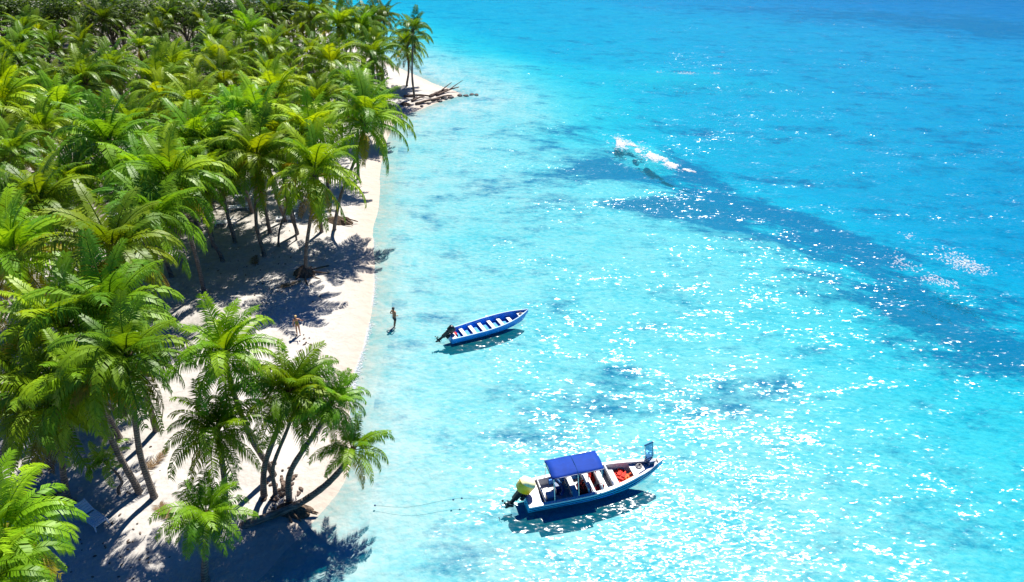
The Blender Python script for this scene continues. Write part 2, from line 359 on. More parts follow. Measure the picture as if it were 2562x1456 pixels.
def terrain(x, y):
    d = sdist(x, y)
    land = 1.15*(1-np.exp(-np.maximum(d, 0)/4.5)) + np.clip(d/8, 0, 1)*(.30*(vnoise(x, y, .16, 1)-.5)+.12*(vnoise(x, y, .7, 2)-.5))
    s = np.maximum(-d, 0)
    dep = .82*(1-np.exp(-s/6.5)) + .35*np.clip((s-16)/30, 0, 1) + 1.2*np.clip((s-26)/45, 0, 1) + 1.0*np.clip((y-45)/130, 0, 1)*np.clip((s-14)/60, 0, 1) + 1.5*np.clip((x-10-y*.12)/50, 0, 1)
    dep += .30*(vnoise(x, y, .09, 5)-.5)*np.clip(s/10, 0, 1)+.10*(vnoise(x, y, .5, 6)-.5)*np.clip(s/6, 0, 1)
    e0, e1 = at(1330, 385, 0), at(2450, 730, 0); ed = (e1-e0).normalized()      # edge of the deeper water beyond the sea grass band
    dep += 4.6*np.clip((ed.x*(y-e0.y)-ed.y*(x-e0.x)+4)/26, 0, 1)*np.clip((s-10)/25, 0, 1)
    dep *= np.clip(42/np.maximum(y, 1), .12, 1)**.75
    dep *= np.clip(1+blobs_at(x, y, BARS), .25, 1.5)
    return np.where(d > 0, land, -np.maximum(dep, s*.03)), d
def gz(x, y):                                # height of the finished ground sheet
    i = min(max(int(np.searchsorted(ys, y))-1, 0), nr-2); f = (y-ys[i])/(ys[i+1]-ys[i])
    return float(np.interp(x, X[i], ZG[i])*(1-f)+np.interp(x, X[i+1], ZG[i+1])*f)
def on_ground(px, py):
    z = .6
    for _ in range(5): p = at(px, py, z); z = gz(p.x, p.y)
    return Vector((p.x, p.y, z))

ys = np.concatenate([np.linspace(-300, 8, 18)[:-1], np.linspace(8, 62, 190)[:-1], np.geomspace(62, 230, 190)[:-1], np.geomspace(230, 3000, 22)])
us = np.linspace(-1, 1, 440); ext = np.linspace(0, 1, 9)[1:]**2
def xrow(y):
    w = 32+.62*max(y, 0); X = 2300.0 + max(0, y)*.3
    right = w+(X-w)*ext
    return np.concatenate([-right[::-1], us*w, right])
X = np.array([xrow(y) for y in ys]); Y = np.repeat(ys[:, None], X.shape[1], 1)
Zt, Dt = terrain(X.ravel(), Y.ravel())
nr, nc = X.shape; ZG = Zt.reshape(nr, nc)
vv = np.column_stack([X.ravel(), Y.ravel(), Zt])
idx = np.arange(nr*nc).reshape(nr, nc)
quads = np.column_stack([idx[:-1,:-1].ravel(), idx[:-1,1:].ravel(), idx[1:,1:].ravel(), idx[1:,:-1].ravel()])
me = bpy.data.meshes.new('sand_ground'); me.vertices.add(len(vv)); me.vertices.foreach_set('co', vv.ravel())
me.loops.add(quads.size); me.loops.foreach_set('vertex_index', quads.ravel().astype(np.int32))
me.polygons.add(len(quads)); me.polygons.foreach_set('loop_start', np.arange(0, quads.size, 4, dtype=np.int32)); me.polygons.foreach_set('loop_total', np.full(len(quads), 4, np.int32))
me.update(); me.validate(); me.polygons.foreach_set('use_smooth', np.ones(len(quads), bool))
gA = blobs_at(X.ravel(), Y.ravel(), [(a, b, c*(1.4 if e > 0 else 1), d*(1.55 if e > 0 else 1), e*1.0) for a, b, c, d, e in GRASS]); gA = np.clip(gA, -.5, 1.1)
deepmask = np.clip((X.ravel()-8-Y.ravel()*.15)/70, 0, 1)*.18
gA = np.where(Dt < -1.5, gA+deepmask, -1.5)
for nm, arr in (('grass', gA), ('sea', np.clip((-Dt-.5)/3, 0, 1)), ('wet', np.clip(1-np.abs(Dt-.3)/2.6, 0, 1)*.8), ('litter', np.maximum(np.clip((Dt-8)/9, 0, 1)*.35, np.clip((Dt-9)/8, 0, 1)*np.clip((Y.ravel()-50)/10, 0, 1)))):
    a = me.attributes.new(nm, 'FLOAT', 'POINT'); a.data.foreach_set('value', arr.astype(np.float32))
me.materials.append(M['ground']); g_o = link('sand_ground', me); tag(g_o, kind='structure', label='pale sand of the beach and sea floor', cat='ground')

sw = MB().box((0, 1100, -7), (4000, 2600, 14)); w_o = sw.build('sea', M['water']); tag(w_o, kind='structure', label='clear turquoise sea with sparkling ripples', cat='sea')

# ------------------------------------------------------------------ palms
def frond_mesh(name, a0, drop, length, side_droop, seed, mat, nl=40, yaw=.0):
    r = np.random.default_rng(seed); mb = MB(); ns = 14
    pts = []; p = np.array([.06, 0, 0.]); ang = a0; ya = 0.0; tang = []
    for i in range(ns+1):
        s = i/ns; ang = a0-drop*s**1.35; ya = yaw*s*s
        t = np.array([math.cos(ang)*math.cos(ya), math.cos(ang)*math.sin(ya), math.sin(ang)])
        pts.append(p.copy()); tang.append(t); p = p+t*length/ns
    pts = np.array(pts); tang = np.array(tang)
    mb.tube([tuple(q) for q in pts], [.045*(1-.85*i/ns)+.006 for i in range(ns+1)], 4, cap=False)
    L0 = .26*length
    for side in (-1, 1):
        for k in range(nl):
            if r.random() < .06 or (seed*7+k//4+side) % 11 == 0 and r.random() < .6: continue
            s = .14+.86*(k+.5*r.random()+(.25 if side > 0 else 0))/nl; s = min(s, .995)
            f = s*ns; i = min(int(f), ns-1); q = pts[i]+(pts[i+1]-pts[i])*(f-i); t = tang[i]+(tang[i+1]-tang[i])*(f-i); t = t/np.linalg.norm(t)
            lat = np.cross([0, 0, 1], t); lat = lat/(np.linalg.norm(lat)+1e-9)*side
            up = np.cross(t, np.cross([0, 0, 1], t)); up = up/(np.linalg.norm(up)+1e-9)
            ln = L0*(.35+.65*math.sin(math.pi*min(1, .12+.88*s**.75)))*(.85+.3*r.random()); ln = max(ln, .22*L0*1.2)
            fw = .35+.55*s+.1*r.random()
            d1 = lat*1.0+t*fw+up*(.18-side_droop*.3); d1 /= np.linalg.norm(d1)
            dd = side_droop*(.8+.5*r.random())
            d2 = d1+np.array([0, 0, -1])*dd*1.5; d2 /= np.linalg.norm(d2)
            w = .040*length/3.6*(.8+.4*r.random()); wv = t*w
            a = q; b_ = q+d1*ln*.45; c = b_+d2*ln*.55
            mb.add([a-wv*.6, a+wv*.6, b_+wv, b_-wv, c], [(0, 1, 2, 3), (3, 2, 4)])
    me_ = mb.mesh(name, mat); me_['yaw'] = yaw; return me_
TIERS = {}
def tier(key, n, a, dr, ln, sd, mat):
    TIERS[key] = [frond_mesh('frond', R(random.uniform(*a)), R(random.uniform(*dr)), random.uniform(*ln), random.uniform(*sd), hash((key, i)) % 9999 if False else 31*len(key)+i*7+ord(key[0]), mat, yaw=random.uniform(.25, .9)*(1 if i % 2 else -1)) for i in range(n)]
    TIERS[key] = [[m_ for m_ in TIERS[key] if m_['yaw'] < 0], [m_ for m_ in TIERS[key] if m_['yaw'] >= 0]]
tier('up', 6, (66, 86), (45, 95), (3.0, 3.7), (.3, .6), M['frond'])
tier('mid', 6, (46, 66), (105, 145), (3.5, 4.2), (.55, .95), M['frond'])
tier('low', 6, (14, 36), (95, 120), (3.4, 4.1), (.8, 1.2), M['frond'])
tier('hang', 4, (-40, -10), (40, 65), (3.1, 3.7), (.9, 1.3), M['frond'])
tier('old', 6, (-30, 22), (60, 90), (3.1, 3.8), (.8, 1.2), M['frond_old'])
tier('dead', 2, (-70, -55), (15, 25), (2.6, 3.0), (1.0, 1.4), M['frond_dead'])
FLAT = [frond_mesh('fallen_frond', R(4), R(8), 3.2, .05, 400+i, M['frond_dead'], yaw=.5*(1-2*i)) for i in range(2)]
def crown_mesh(seed):
    r = random.Random(seed); mb = MB()
    mb.tube([(0,0,-.35), (0,0,-.1), (0,0,.25), (.02,0,.8)], [.15, .24, .17, .02], 8)
    for k in range(9):                        # leaf bases
        a = k*2.4; mb.tube([(0,0,0), (.28*math.cos(a), .28*math.sin(a), .12+.25*(k % 3))], [.10, .05], 5)
    return mb.mesh('crown', M['fibre'], True)
CROWNS = [crown_mesh(i) for i in range(3)]
nut_mb = MB().blob((0,0,0), (.13,.13,.17), 7, 5); NUT = nut_mb.mesh('coconut', M['husk'], True)
PALMS = []
def palm(base, top, label, group, lean=0.0, size=1.0, nf=(5, 8, 8, 3), yellow=2, dead=1, seed=0, path=None, rad=.19, flare=1.0, nuts=4, tilt=None, dark=1.0):
    r = random.Random(seed*13+5)
    root = empty('coconut_palm', base)
    tag(root, label, 'palm tree', group)
    top_l = top-base
    if path is None:
        bend = Vector((r.uniform(-.5, .5), r.uniform(-.5, .5), 0))*.6
        pts = [Vector((0,0,-.35)), Vector((0,0,.25))+top_l*.03, top_l*.35+Vector((top_l.x, top_l.y, 0))*(-.12)+bend, top_l*.72+bend*.6, top_l-Vector((0,0,.25))]
    else: pts = [Vector(p)-base for p in path]+[top_l-Vector((0,0,.2))]
    pts = smooth_path(pts, 6); k = len(pts)
    rr = []
    for i in range(k):
        s = i/(k-1); q = rad*(1-.42*s)*(1+1.1*flare*math.exp(-s*16)); q *= 1+.05*math.sin(i*2.1+seed); rr.append(q)
    MB().tube(pts, rr, 9).build('trunk', M['bark'], root, True)
    ax = (pts[-1]-pts[-3]).normalized(); ax = (ax*.55+Vector((.26, -.04, 1))*.45).normalized()
    q = Vector((0,0,1)).rotation_difference(ax)
    if tilt: q = Vector((0,0,1)).rotation_difference(Vector(tilt).normalized())
    crown = link('crown', CROWNS[seed % 3], root, top_l); crown.rotation_mode = 'QUATERNION'; crown.rotation_quaternion = q; crown.scale = (size,)*3
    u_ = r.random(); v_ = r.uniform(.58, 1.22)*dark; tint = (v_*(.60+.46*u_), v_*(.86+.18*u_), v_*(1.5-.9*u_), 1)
    spec = [('up', nf[0]), ('mid', nf[1]), ('low', nf[2]), ('hang', nf[3]), ('old', yellow), ('dead', dead)]
    for key, cnt in spec:
        off = r.uniform(0, 6.28)
        for j in range(cnt):
            az = off+2*math.pi*j/max(cnt, 1)+r.uniform(-.28, .28)
            zz = {'up': .35, 'mid': .18, 'low': .05, 'hang': -.08, 'old': -.12, 'dead': -.2}[key]
            fo = link('frond', r.choice(TIERS[key][1 if math.sin(az) < 0 else 0]), crown, (0, 0, zz), (r.uniform(-.12, .12), r.uniform(-.14, .14), az), r.uniform(.84, 1.12))
            fo.color = tint
            if key == 'old': fo['label'] = 'yellowing lower frond'
            if key == 'dead': fo['label'] = 'withered brown frond hanging down'
    for j in range(nuts):
        a = r.uniform(0, 6.28); link('coconut', NUT, crown, (.27*math.cos(a), .27*math.sin(a), -.22-.12*(j % 2)))
    PALMS.append((base.copy(), top.copy())); return root
GP = 'coconut palms of the beach grove'
# crown pixel, base pixel (or crown height), size, yellow fronds, what sets it apart
HAND = [
 ((318,905),(385,1243),.92,3,'tall palm with long bare curving trunk on the sand near bottom left'),
 ((562,897),9.0,.82,1,'palm with spiky open crown beside the big palm shadow on the sand'),
 ((716,990),(660,1240),.84,1,'broad crowned palm over the thin trunks at the lower shore'),
 ((825,1012),(722,1262),.58,1,'palm leaning right over the sand from the dark tangled bank'),
 ((543,1087),(565,1295),.74,2,'bushy palm directly below the spiky palm, in front of the slim trunks'),
 ((516,1292),(515,1452),.62,1,'small rounded palm alone at the bottom edge in blue shade'),
 ((139,1034),(173,1256),1.0,2,'palm with slim dark trunk above the white lounger at bottom left'),
 ((52,985),(8,1236),.95,1,'palm at left edge with pale trunk slanting down to the left'),
 ((15,1345),7.0,.84,2,'palm filling the bottom left corner with long low fronds'),
 ((-10,1455),7.0,.7,2,'palm cut off at the very bottom left corner'),
 ((285,640),9.6,1.12,3,'wide palm with drooping olive fronds left of the beach shadows'),
 ((42,648),9.8,1.05,5,'golden yellow palm at the left edge, halfway up'),
 ((285,792),9.2,1.0,1,'upright bright green palm just above the tall bare trunk palm'),
 ((165,835),8.6,1.0,1,'low palm left of the upright bright green palm'),
 ((107,518),9.0,1.0,1,'palm above the golden palm, with sand showing beside it'),
 ((385,552),9.0,1.0,0,'dark green palm behind the wide drooping palm'),
 ((434,462),10.0,1.08,4,'palm with long fronds arching right over the shaded loungers'),
 ((545,398),(588,606),1.0,3,'palm whose grey trunk stands beside the shaded lounger'),
 ((785,445),(765,684),1.2,6,'lone palm on a root mound by the beach, casting a star shaped shadow'),
 ((911,312),(836,575),1.15,3,'palm leaning out over the waterline with dark fronds hanging right'),
 ((275,374),10.4,1.15,2,'large dark hearted palm in the middle of the left grove'),
 ((12,278),10.6,1.15,2,'large palm at the left edge, upper third'),
 ((553,172),10.6,1.1,6,'bright yellow palm standing above the others in the upper grove'),
 ((931,148),10.0,1.0,2,'palm second from the sandy point with driftwood'),
 ((1018,122),(1018,216),1.0,1,'last palm on the sandy point beside the driftwood'),
 ((828,175),10.2,1.05,1,'palm with swept fronds inland of the sandy point'),
 ((888,238),9.5,1.0,1,'palm just inland of the driftwood, above the leaning palm'),
 ((776,345),9.8,1.0,1,'palm directly behind the lone beach palm'),
 ((657,322),9.8,1.05,2,'palm left of and behind the lone beach palm'),
 ((590,305),10.0,1.0,1,'palm over the small gap of sand in the mid grove'),
 ((797,268),9.6,.95,2,'palm with dark curled frond over the gap of sand'),
 ((490,282),10.2,1.05,3,'palm with yellow edged fronds below the bright yellow palm'),
 ((625,92),10.8,1.05,3,'tall palm right of the bright yellow palm'),
 ((677,135),10.0,1.0,1,'palm between the bright yellow palm and the sandy point'),
 ((398,225),10.0,1.05,2,'palm above the large dark hearted palm, right side'),
 ((215,215),10.4,1.05,2,'palm above the large dark hearted palm, left side'),
 ((150,285),9.6,1.0,1,'palm between the large left edge palm and the dark hearted palm'),
 ((848,75),10.4,1.05,1,'palm at the edge of the far shore, top of the grove'),
 ((905,80),10.0,.95,1,'palm nearest the open water on the far shore'),
 ((195,470),8.6,.9,1,'short palm beneath the large dark hearted palm'),
 ((20,560),8.8,.95,1,'palm peeking out at the left edge above the golden palm'),
 ((780,48),10.8,1.0,1,'thin crowned palm against the water at the top of the grove'),
 ((330,330),9.0,1.0,1,'palm tucked behind the large dark hearted palm'),
 ((940,270),(905,352),.95,1,'palm overhanging the water between the leaning palm and the point'),
 ((505,462),8.0,.9,2,'lower palm under the arching palm, beside the shaded loungers'),
 ((222,962),8.2,.85,2,'palm between the tall bare trunk palm and the slim dark trunk palm'),
 ((640,405),9.4,1.0,3,'palm with golden fronds beside the grey trunk palm, right side'),
 ((700,372),9.0,.95,2,'palm in the gap left of the lone beach palm'),
 ((488,372),9.8,1.05,1,'palm between the arching palm and the yellow edged palm'),
 ((610,360),9.4,1.0,1,'palm behind the golden fronded palm beside the grey trunk'),
 ((370,460),9.0,1.0,1,'palm squeezed left of the arching palm'),
 ((690,250),9.8,1.0,1,'palm inland of the gap of sand, shaded side facing'),
]
for i, (c, b, sz, ye, lab) in enumerate(HAND):
    if isinstance(b, tuple):
        base = on_ground(*b); top = on_ray_over(c[0], c[1], base)
        if top.z > 11.5: top = at(c[0], c[1], 11.0)
    else:
        top = at(c[0], c[1], b); rr_ = random.Random(i)
        bx, by = top.x-rr_.uniform(-.9, 1.1), top.y+rr_.uniform(-.8, .8)
        base = Vector((bx, by, gz(bx, by)))
    if c[1] < 860 and 'root mound' not in lab: sz *= 1.14
    p_ = palm(base, top, lab, GP, size=sz, yellow=ye, seed=i+1, nf=(7, 9, 8, 5), dead=1 if i % 3 else 2)
    if 'root mound' in lab: lone = p_
# the crawling palm at the lower shore
pb = on_ground(612, 1312)
path = [pb+Vector((-.3,0,-.3)), pb+Vector((.3,0,.12)), on_ground(680,1300)+Vector((0,0,.3)), on_ground(748,1280)+Vector((0,0,.55)), at(800,1225,1.9), at(842,1186,2.9)]
palm(pb, at(880,1130,4.1), 'low palm whose dark trunk crawls along the bank and rises over the water', GP, size=.6, nf=(4,6,6,1), yellow=2, dead=0, seed=77, path=path, rad=.24, flare=.2, tilt=(.35, .1, 1))
# saplings
sb = on_ground(697, 616); palm(sb, on_ray_over(722, 492, sb+Vector((.5,0,0))), 'young yellow green palm on a thin curved stem beside the sunlit loungers', GP, size=.5, nf=(3,4,3,0), yellow=3, dead=0, seed=90, rad=.11, nuts=0)
sb = on_ground(742, 600); palm(sb, on_ray_over(726, 500, sb), 'second thin stemmed young palm close to the sunlit loungers', GP, size=.42, nf=(3,3,2,0), yellow=1, dead=0, seed=91, rad=.09, nuts=0)
sb = on_ground(688, 1236); palm(sb, on_ray_over(738, 1010, sb), 'palm on the second slim trunk at the lower shore', GP, size=.8, nf=(3,6,5,2), yellow=1, dead=0, seed=92, rad=.13)
sb = on_ground(300, 1235); palm(sb, sb+Vector((0,0,2.2)), 'tiny palm seedling on the sand left of the tall bare trunk', GP, size=.42, nf=(4,4,3,0), yellow=0, dead=0, seed=93, rad=.09, nuts=0)

# roots round the lone palm and at the bank
def root_mound(parent, c, rx, ry, h, seed, name='root_mound'):
    r = random.Random(seed); n = 22; V = []; Fc = []
    for k, (f, z) in enumerate(((1.0, -.25), (.97, .05), (.8, .35), (.5, .7), (.2, 1.0), (.1, 1.1))):
        for j in range(n):
            a = 2*math.pi*j/n; w = 1+.22*mnoise.noise(Vector((math.cos(a)*1.7+seed, math.sin(a)*1.7, k*.4)))+r.uniform(-.05, .05)
            V.append((c[0]+rx*f*w*math.cos(a), c[1]+ry*f*w*math.sin(a), c[2]+h*z+r.uniform(-.04, .04)))
    for k in range(5):
        Fc += [(k*n+j, k*n+(j+1) % n, (k+1)*n+(j+1) % n, (k+1)*n+j) for j in range(n)]
    return MB().add(V, Fc).build(name, M['root'], parent, False)
root_mound(lone, (-.15, -.1, -.05), 1.0, .8, .75, 3)
for k in range(7):
    a = R(-160+k*38); mb = MB(); L_ = 1.1+.35*(k % 3)
    mb.tube(smooth_path([(0,0,.35), (.5*math.cos(a), .5*math.sin(a), .25), (L_*math.cos(a+.2), L_*math.sin(a+.2), .02), ((L_+.5)*math.cos(a+.35), (L_+.5)*math.sin(a+.35), -.2)], 4), [.09]*4+[.07]*4+[.05]*4+[.03], 6).build('root', M['root'], lone, True)

# fill of the grove behind
def proj_sd(p): return float(sdist(np.array([p.x]), np.array([p.y]))[0])
fill = []; rr_ = random.Random(21); tries = 0
cand = []
for _ in range(5200):
    D = rr_.uniform(42, 145); cand.append((rr_.uniform(-(D*.80+14), 10), D))
cand = np.array(cand); csd = sdist(cand[:, 0], cand[:, 1])
for (x, D), sd_ in zip(cand, csd):
    if sd_ < 2.6: continue
    p = Vector((x, D, 0))
    md = 4.7 if D < 90 else 5.3
    if any((p.x-b.x)**2+(p.y-b.y)**2 < md*md or (p.x-t.x)**2+(p.y-t.y)**2 < (md*.72)**2 for b, t in PALMS+fill): continue
    H = rr_.uniform(7.0, 10.6); t = Vector((x+rr_.uniform(-1.0, 1.6), D+rr_.uniform(-1.2, 1.2), H))
    cx, cy_ = project(t)
    if cx < -110 or cy_ < -90: continue
    if D < 57 and cx > 420: continue
    if D < 50 and 330 < cx: continue
    if 560 < cx < 960 and cy_ > 330: continue
    if cy_ > 455 and cx > 480: continue
    fill.append((p, t))
fill.sort(key=lambda q: q[0].y)
ORD = ['first','second','third','fourth','fifth','sixth','seventh','eighth','ninth','tenth','eleventh','twelfth','thirteenth','fourteenth','fifteenth','sixteenth','seventeenth','eighteenth','nineteenth','twentieth','twenty-first','twenty-second','twenty-third','twenty-fourth']
rows = {}
for q in fill: rows.setdefault(int((q[0].y-42)//8), []).append(q)
k = 0
for rw, qs in sorted(rows.items()):
    qs.sort(key=lambda q: project(q[1])[0])
    for j, (p, t) in enumerate(qs):
        k += 1; base = Vector((p.x, p.y, gz(p.x, p.y)))
        far = p.y > 95
        palm(base, t, f'palm in the packed grove, {ORD[min(j,23)]} from left in {ORD[rw]} row behind the beach', 'palms packed in the grove', size=rr_.uniform(.78, 1.05), dark=.62 if p.y > 98 else .8 if p.y > 75 else .92, nf=(6, 7, 6, 3) if far else (6, 8, 7, 4),  # farther palms get darker fronds: shade of the backlit canopy put into the tint
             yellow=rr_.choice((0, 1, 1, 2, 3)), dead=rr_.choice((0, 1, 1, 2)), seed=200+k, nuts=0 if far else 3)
print('palms', len(PALMS), 'objects', len(bpy.data.objects))

# broad leaved trees at the back of the grove
def leaf_crown(seed, n=2600):
    r = np.random.default_rng(seed); mb = MB()
    lobes = [(np.array([r.uniform(-2, 2), r.uniform(-2, 2), r.uniform(-.8, 1.6)]), r.uniform(1.2, 2.0)) for _ in range(9)]
    for i in range(n):
        c, q = lobes[i % 9]; d = r.normal(size=3); d /= np.linalg.norm(d); p = c+d*q*(r.random()**.3)
        u = np.cross(d+r.normal(size=3)*.6, [0, 0, 1]); u /= np.linalg.norm(u)+1e-9; w = np.cross(u, d+r.normal(size=3)*.5); w /= np.linalg.norm(w)+1e-9
        s = r.uniform(.10, .22)
        mb.add([p-u*s, p-w*s*.5, p+u*s, p+w*s*.5], [(0,1,2,3)])
    return mb.mesh('crown', M['leaf'])
LC = [leaf_crown(i) for i in range(3)]
BT = [(150,24),(260,34),(360,26),(450,36),(540,30),(640,22),(720,16),(60,20),(-20,28)]
BL = ['leftmost, cut by the left edge','second from the left edge','third from the left edge','fourth from the left edge','fifth from the left edge','sixth from the left edge','seventh from the left edge','eighth from the left edge','rightmost, nearest the water']
for j, (px, py) in enumerate(sorted(BT)):
    t = at(px, py, 11.0); base = Vector((t.x, t.y, gz(t.x, t.y)))
    root = empty('broadleaf_tree', base); tag(root, 'dark broad leaved tree at the top of the grove, '+BL[j], 'tree', 'dark trees behind the palms')
    mb = MB(); mb.tube(smooth_path([(0,0,-.3), (.2,.1,3), (0,.3,6), (.2,.2,9)], 4), [.35-.018*i for i in range(13)], 8)
    for a in range(5): mb.tube([(.1,.2,5.5+.4*a), (2*math.cos(a*1.3), 2*math.sin(a*1.3), 8.5+.3*a)], [.14, .05], 6)
    mb.build('trunk', M['bark'], root, True)
    link('crown', LC[j % 3], root, (0,0,9.2), (0,0,j*1.1), (1.25, 1.25, 1.1))

# ------------------------------------------------------------------ boats
def hull_sections(L, B, F0, rise, draft, n=22, stern=.88, full=2.3, keel_rise=.7):
    S = []
    for i in range(n+1):
        t = i/n; x = -L/2+L*t
        b = B/2*(stern+(1-stern)*min(t/.4, 1)); 
        if t > .42: b *= max(0.0, 1-((t-.42)/.58)**full)
        sz = F0+rise*t**2.6; kz = -draft+(draft+sz*keel_rise)*max(0, (t-.70)/.30)**2.2
        S.append((x, max(b, .012), sz, kz))
    return S
def hull_parts(root, S, m_out, m_in, m_rim, floor_z, rim_w, rim_h, wall=.05):
    prof = [(0, 0), (.55, .10), (.80, .26), (.92, .60), (1.0, 1.0)]
    mb = MB(); V = []; n = len(S); k = len(prof)*2-1
    for x, b, sz, kz in S:
        ring = [(x, -b*u, kz+(sz-kz)*w) for u, w in prof[::-1]]+[(x, b*u, kz+(sz-kz)*w) for u, w in prof[1:]]
        V += ring
    Fc = [(i*k+j, (i+1)*k+j, (i+1)*k+j+1, i*k+j+1) for i in range(n-1) for j in range(k-1)]
    Fc.append(tuple(range(k)))                # transom
    mb.add(V, Fc).build('hull', m_out, root, True)
    V = []; N = n-1                            # inner skin and floor
    for x, b, sz, kz in S[:N]:
        bi = max(b-wall, .01); fl = max(floor_z, kz+.03); w = (fl-kz)/(sz-kz); fb = max(min(bi, b*(.80+.2*w)-wall), .008)
        V += [(x+.03, -bi, sz-.01), (x+.03, -fb, fl), (x+.03, fb, fl), (x+.03, bi, sz-.01)]
    MB().add(V, [(i*4+j, i*4+j+1, (i+1)*4+j+1, (i+1)*4+j) for i in range(N-1) for j in (0, 2)]+[(0, 3, 2, 1)]).build('inner_side', m_in, root, True)
    MB().add([v for i in range(N) for v in V[i*4+1:i*4+3]], [(i*2, i*2+1, i*2+3, i*2+2) for i in range(N-1)]).build('floor', m_in, root)
    V = []
    for x, b, sz, kz in S:
        bi = max(b-rim_w, .004); o = b+.02
        V += [(x, -o, sz-.02), (x, -o, sz+rim_h), (x, -bi, sz+rim_h), (x, -bi, sz-.02), (x, bi, sz-.02), (x, bi, sz+rim_h), (x, o, sz+rim_h), (x, o, sz-.02)]
    Fc = []
    for i in range(n-1):
        for g0 in (0, 4): Fc += [(i*8+g0+j, i*8+g0+(j+1) % 4, (i+1)*8+g0+(j+1) % 4, (i+1)*8+g0+j) for j in range(4)]
    Fc += [(0,1,2,3), (4,5,6,7)]
    MB().add(V, Fc).build('gunwale', m_rim, root)
def half_beam(S, x):
    xs = [s[0] for s in S]; return float(np.interp(x, xs, [s[1] for s in S])), float(np.interp(x, xs, [s[2] for s in S]))
def deck_piece(S, x0, x1, dz, th, inset, n=6):
    V = []; xs = np.linspace(x0, x1, n)
    for x in xs:
        b, sz = half_beam(S, x); b = max(b-inset, .01)
        V += [(x, -b, sz+dz), (x, b, sz+dz), (x, b, sz+dz-th), (x, -b, sz+dz-th)]
    Fc = [(i*4+j, i*4+(j+1) % 4, (i+1)*4+(j+1) % 4, (i+1)*4+j) for i in range(n-1) for j in range(4)]+[(3,2,1,0), tuple((n-1)*4+j for j in range(4))]
    return MB().add(V, Fc)
def outboard(root, x, z, tilt, m_cowl, m_top, s=1.0, cw=1.0):
    mot = empty('outboard_motor', (x, 0, z)); mot.parent = root; mot.rotation_euler = (0, tilt, 0); mot.scale = (s,)*3
    mb = MB(); ringz = [(.10, .23, .17, 0), (.16, .29, .20, 0), (.46, .31, .21, -.02), (.57, .27, .19, -.03), (.62, .16, .12, -.04)]
    n = 14; V = []
    for zz, a, b, ox in ringz:
        for j in range(n):
            t = 2*math.pi*j/n; c, s_ = math.cos(t), math.sin(t)
            V.append((-.18+ox+cw*a*math.copysign(abs(c)**.7, c), cw*b*math.copysign(abs(s_)**.7, s_), .10+(zz-.10)*cw))
    Fc = [(i*n+j, i*n+(j+1) % n, (i+1)*n+(j+1) % n, (i+1)*n+j) for i in range(2) for j in range(n)]+[tuple(range(n-1, -1, -1))]
    mb.add(V[:3*n], Fc).build('cowling', m_cowl, mot, True)
    Fc = [(i*n+j, i*n+(j+1) % n, (i+1)*n+(j+1) % n, (i+1)*n+j) for i in range(2) for j in range(n)]+[tuple(2*n+j for j in range(n))]
    MB().add(V[2*n:], Fc).build('cowling_top', m_top, mot, True)
    mb = MB().box((-.20, 0, -.18), (.24, .17, .58), taper=1.15).box((-.20, 0, -.62), (.17, .09, .36)); mb.box((-.22, 0, -.72), (.40, .20, .025)); mb.blob((-.22, 0, -.86), (.30, .075, .075), 10, 6)
    mb.add([(-.05, 0, -.90), (-.30, 0, -.90), (-.30, 0, -1.10), (-.20, 0, -1.10), (-.05, .02, -.90), (-.30, .02, -.90), (-.30, .02, -1.10), (-.20, .02, -1.10)], [(0,1,2,3), (7,6,5,4), (0,4,5,1), (1,5,6,2), (2,6,7,3), (3,7,4,0)])
    mb.build('leg', M['black'], mot, bevel=.015)
    mb = MB()
    for k in range(3):
        a = k*2.094; d = Vector((0, math.cos(a), math.sin(a))); e = Vector((0, -math.sin(a), math.cos(a)))
        c = Vector((-.54, 0, -.86)); mb.add([c+d*.03, c+d*.1+e*.07+Vector((.03,0,0)), c+d*.19+e*.03, c+d*.17-e*.05-Vector((.03,0,0))], [(0,1,2,3)])
    mb.build('propeller', M['black'], mot)
    MB().box((.06, .10, -.16), (.20, .04, .34)).box((.06, -.10, -.16), (.20, .04, .34)).box((.0, 0, -.05), (.10, .24, .08)).build('bracket', M['black'], mot)
    return mot

# small open boat
bow1, st1 = at(1321, 772, .85), at(1124, 836, .5); d1 = (bow1-st1); d1.z = 0; L1 = d1.length; c1 = (bow1+st1)/2; c1.z = 0
h1 = math.atan2(d1.y, d1.x); print('boat1 length', L1)
b1 = empty('open_boat', c1, h1); tag(b1, 'small open blue boat with six white bench seats and black tilted outboard', 'boat')
S1 = hull_sections(L1, 1.68, .47, .32, .20, stern=.80, full=2.8)
hull_parts(b1, S1, M['blue_hull'], M['blue_in'], M['rim'], .06, .05, .03)
for i in range(6):
    x = -L1/2+L1*(.17+.118*i); hb, sz = half_beam(S1, x)
    MB().box((x, 0, .26), (.27, 2*hb*.90-.10, .05)).build('thwart', M['white'], b1, bevel=.01)
deck_piece(S1, L1*.365, L1*.47, -.16, .04, .09).build('bow_deck', M['white'], b1)
deck_piece(S1, -L1*.497, -L1*.44, -.02, .05, .07).build('stern_deck', M['white'], b1)
MB().box((-L1*.455, 0, .20), (.05, 1.2, .26)).build('motor_well', M['offwhite'], b1)
for sx in (-.1, .05, .2, -.25):
    x = L1*sx; hb, sz = half_beam(S1, x)
    for sy in (-1, 1): MB().box((x, sy*(hb-.075), .28), (.05, .05, .36)).build('rib', M['blue_hull'], b1)
outboard(b1, -L1/2-.02, .52, R(58), M['black'], M['black'], 1.0)
MB().tube([(-L1*.43, .3, .3), (-L1*.43, -.3, .3)], .16, 10).build('fuel_tank', M['red'], b1, True, scale=(1, .6, 1))

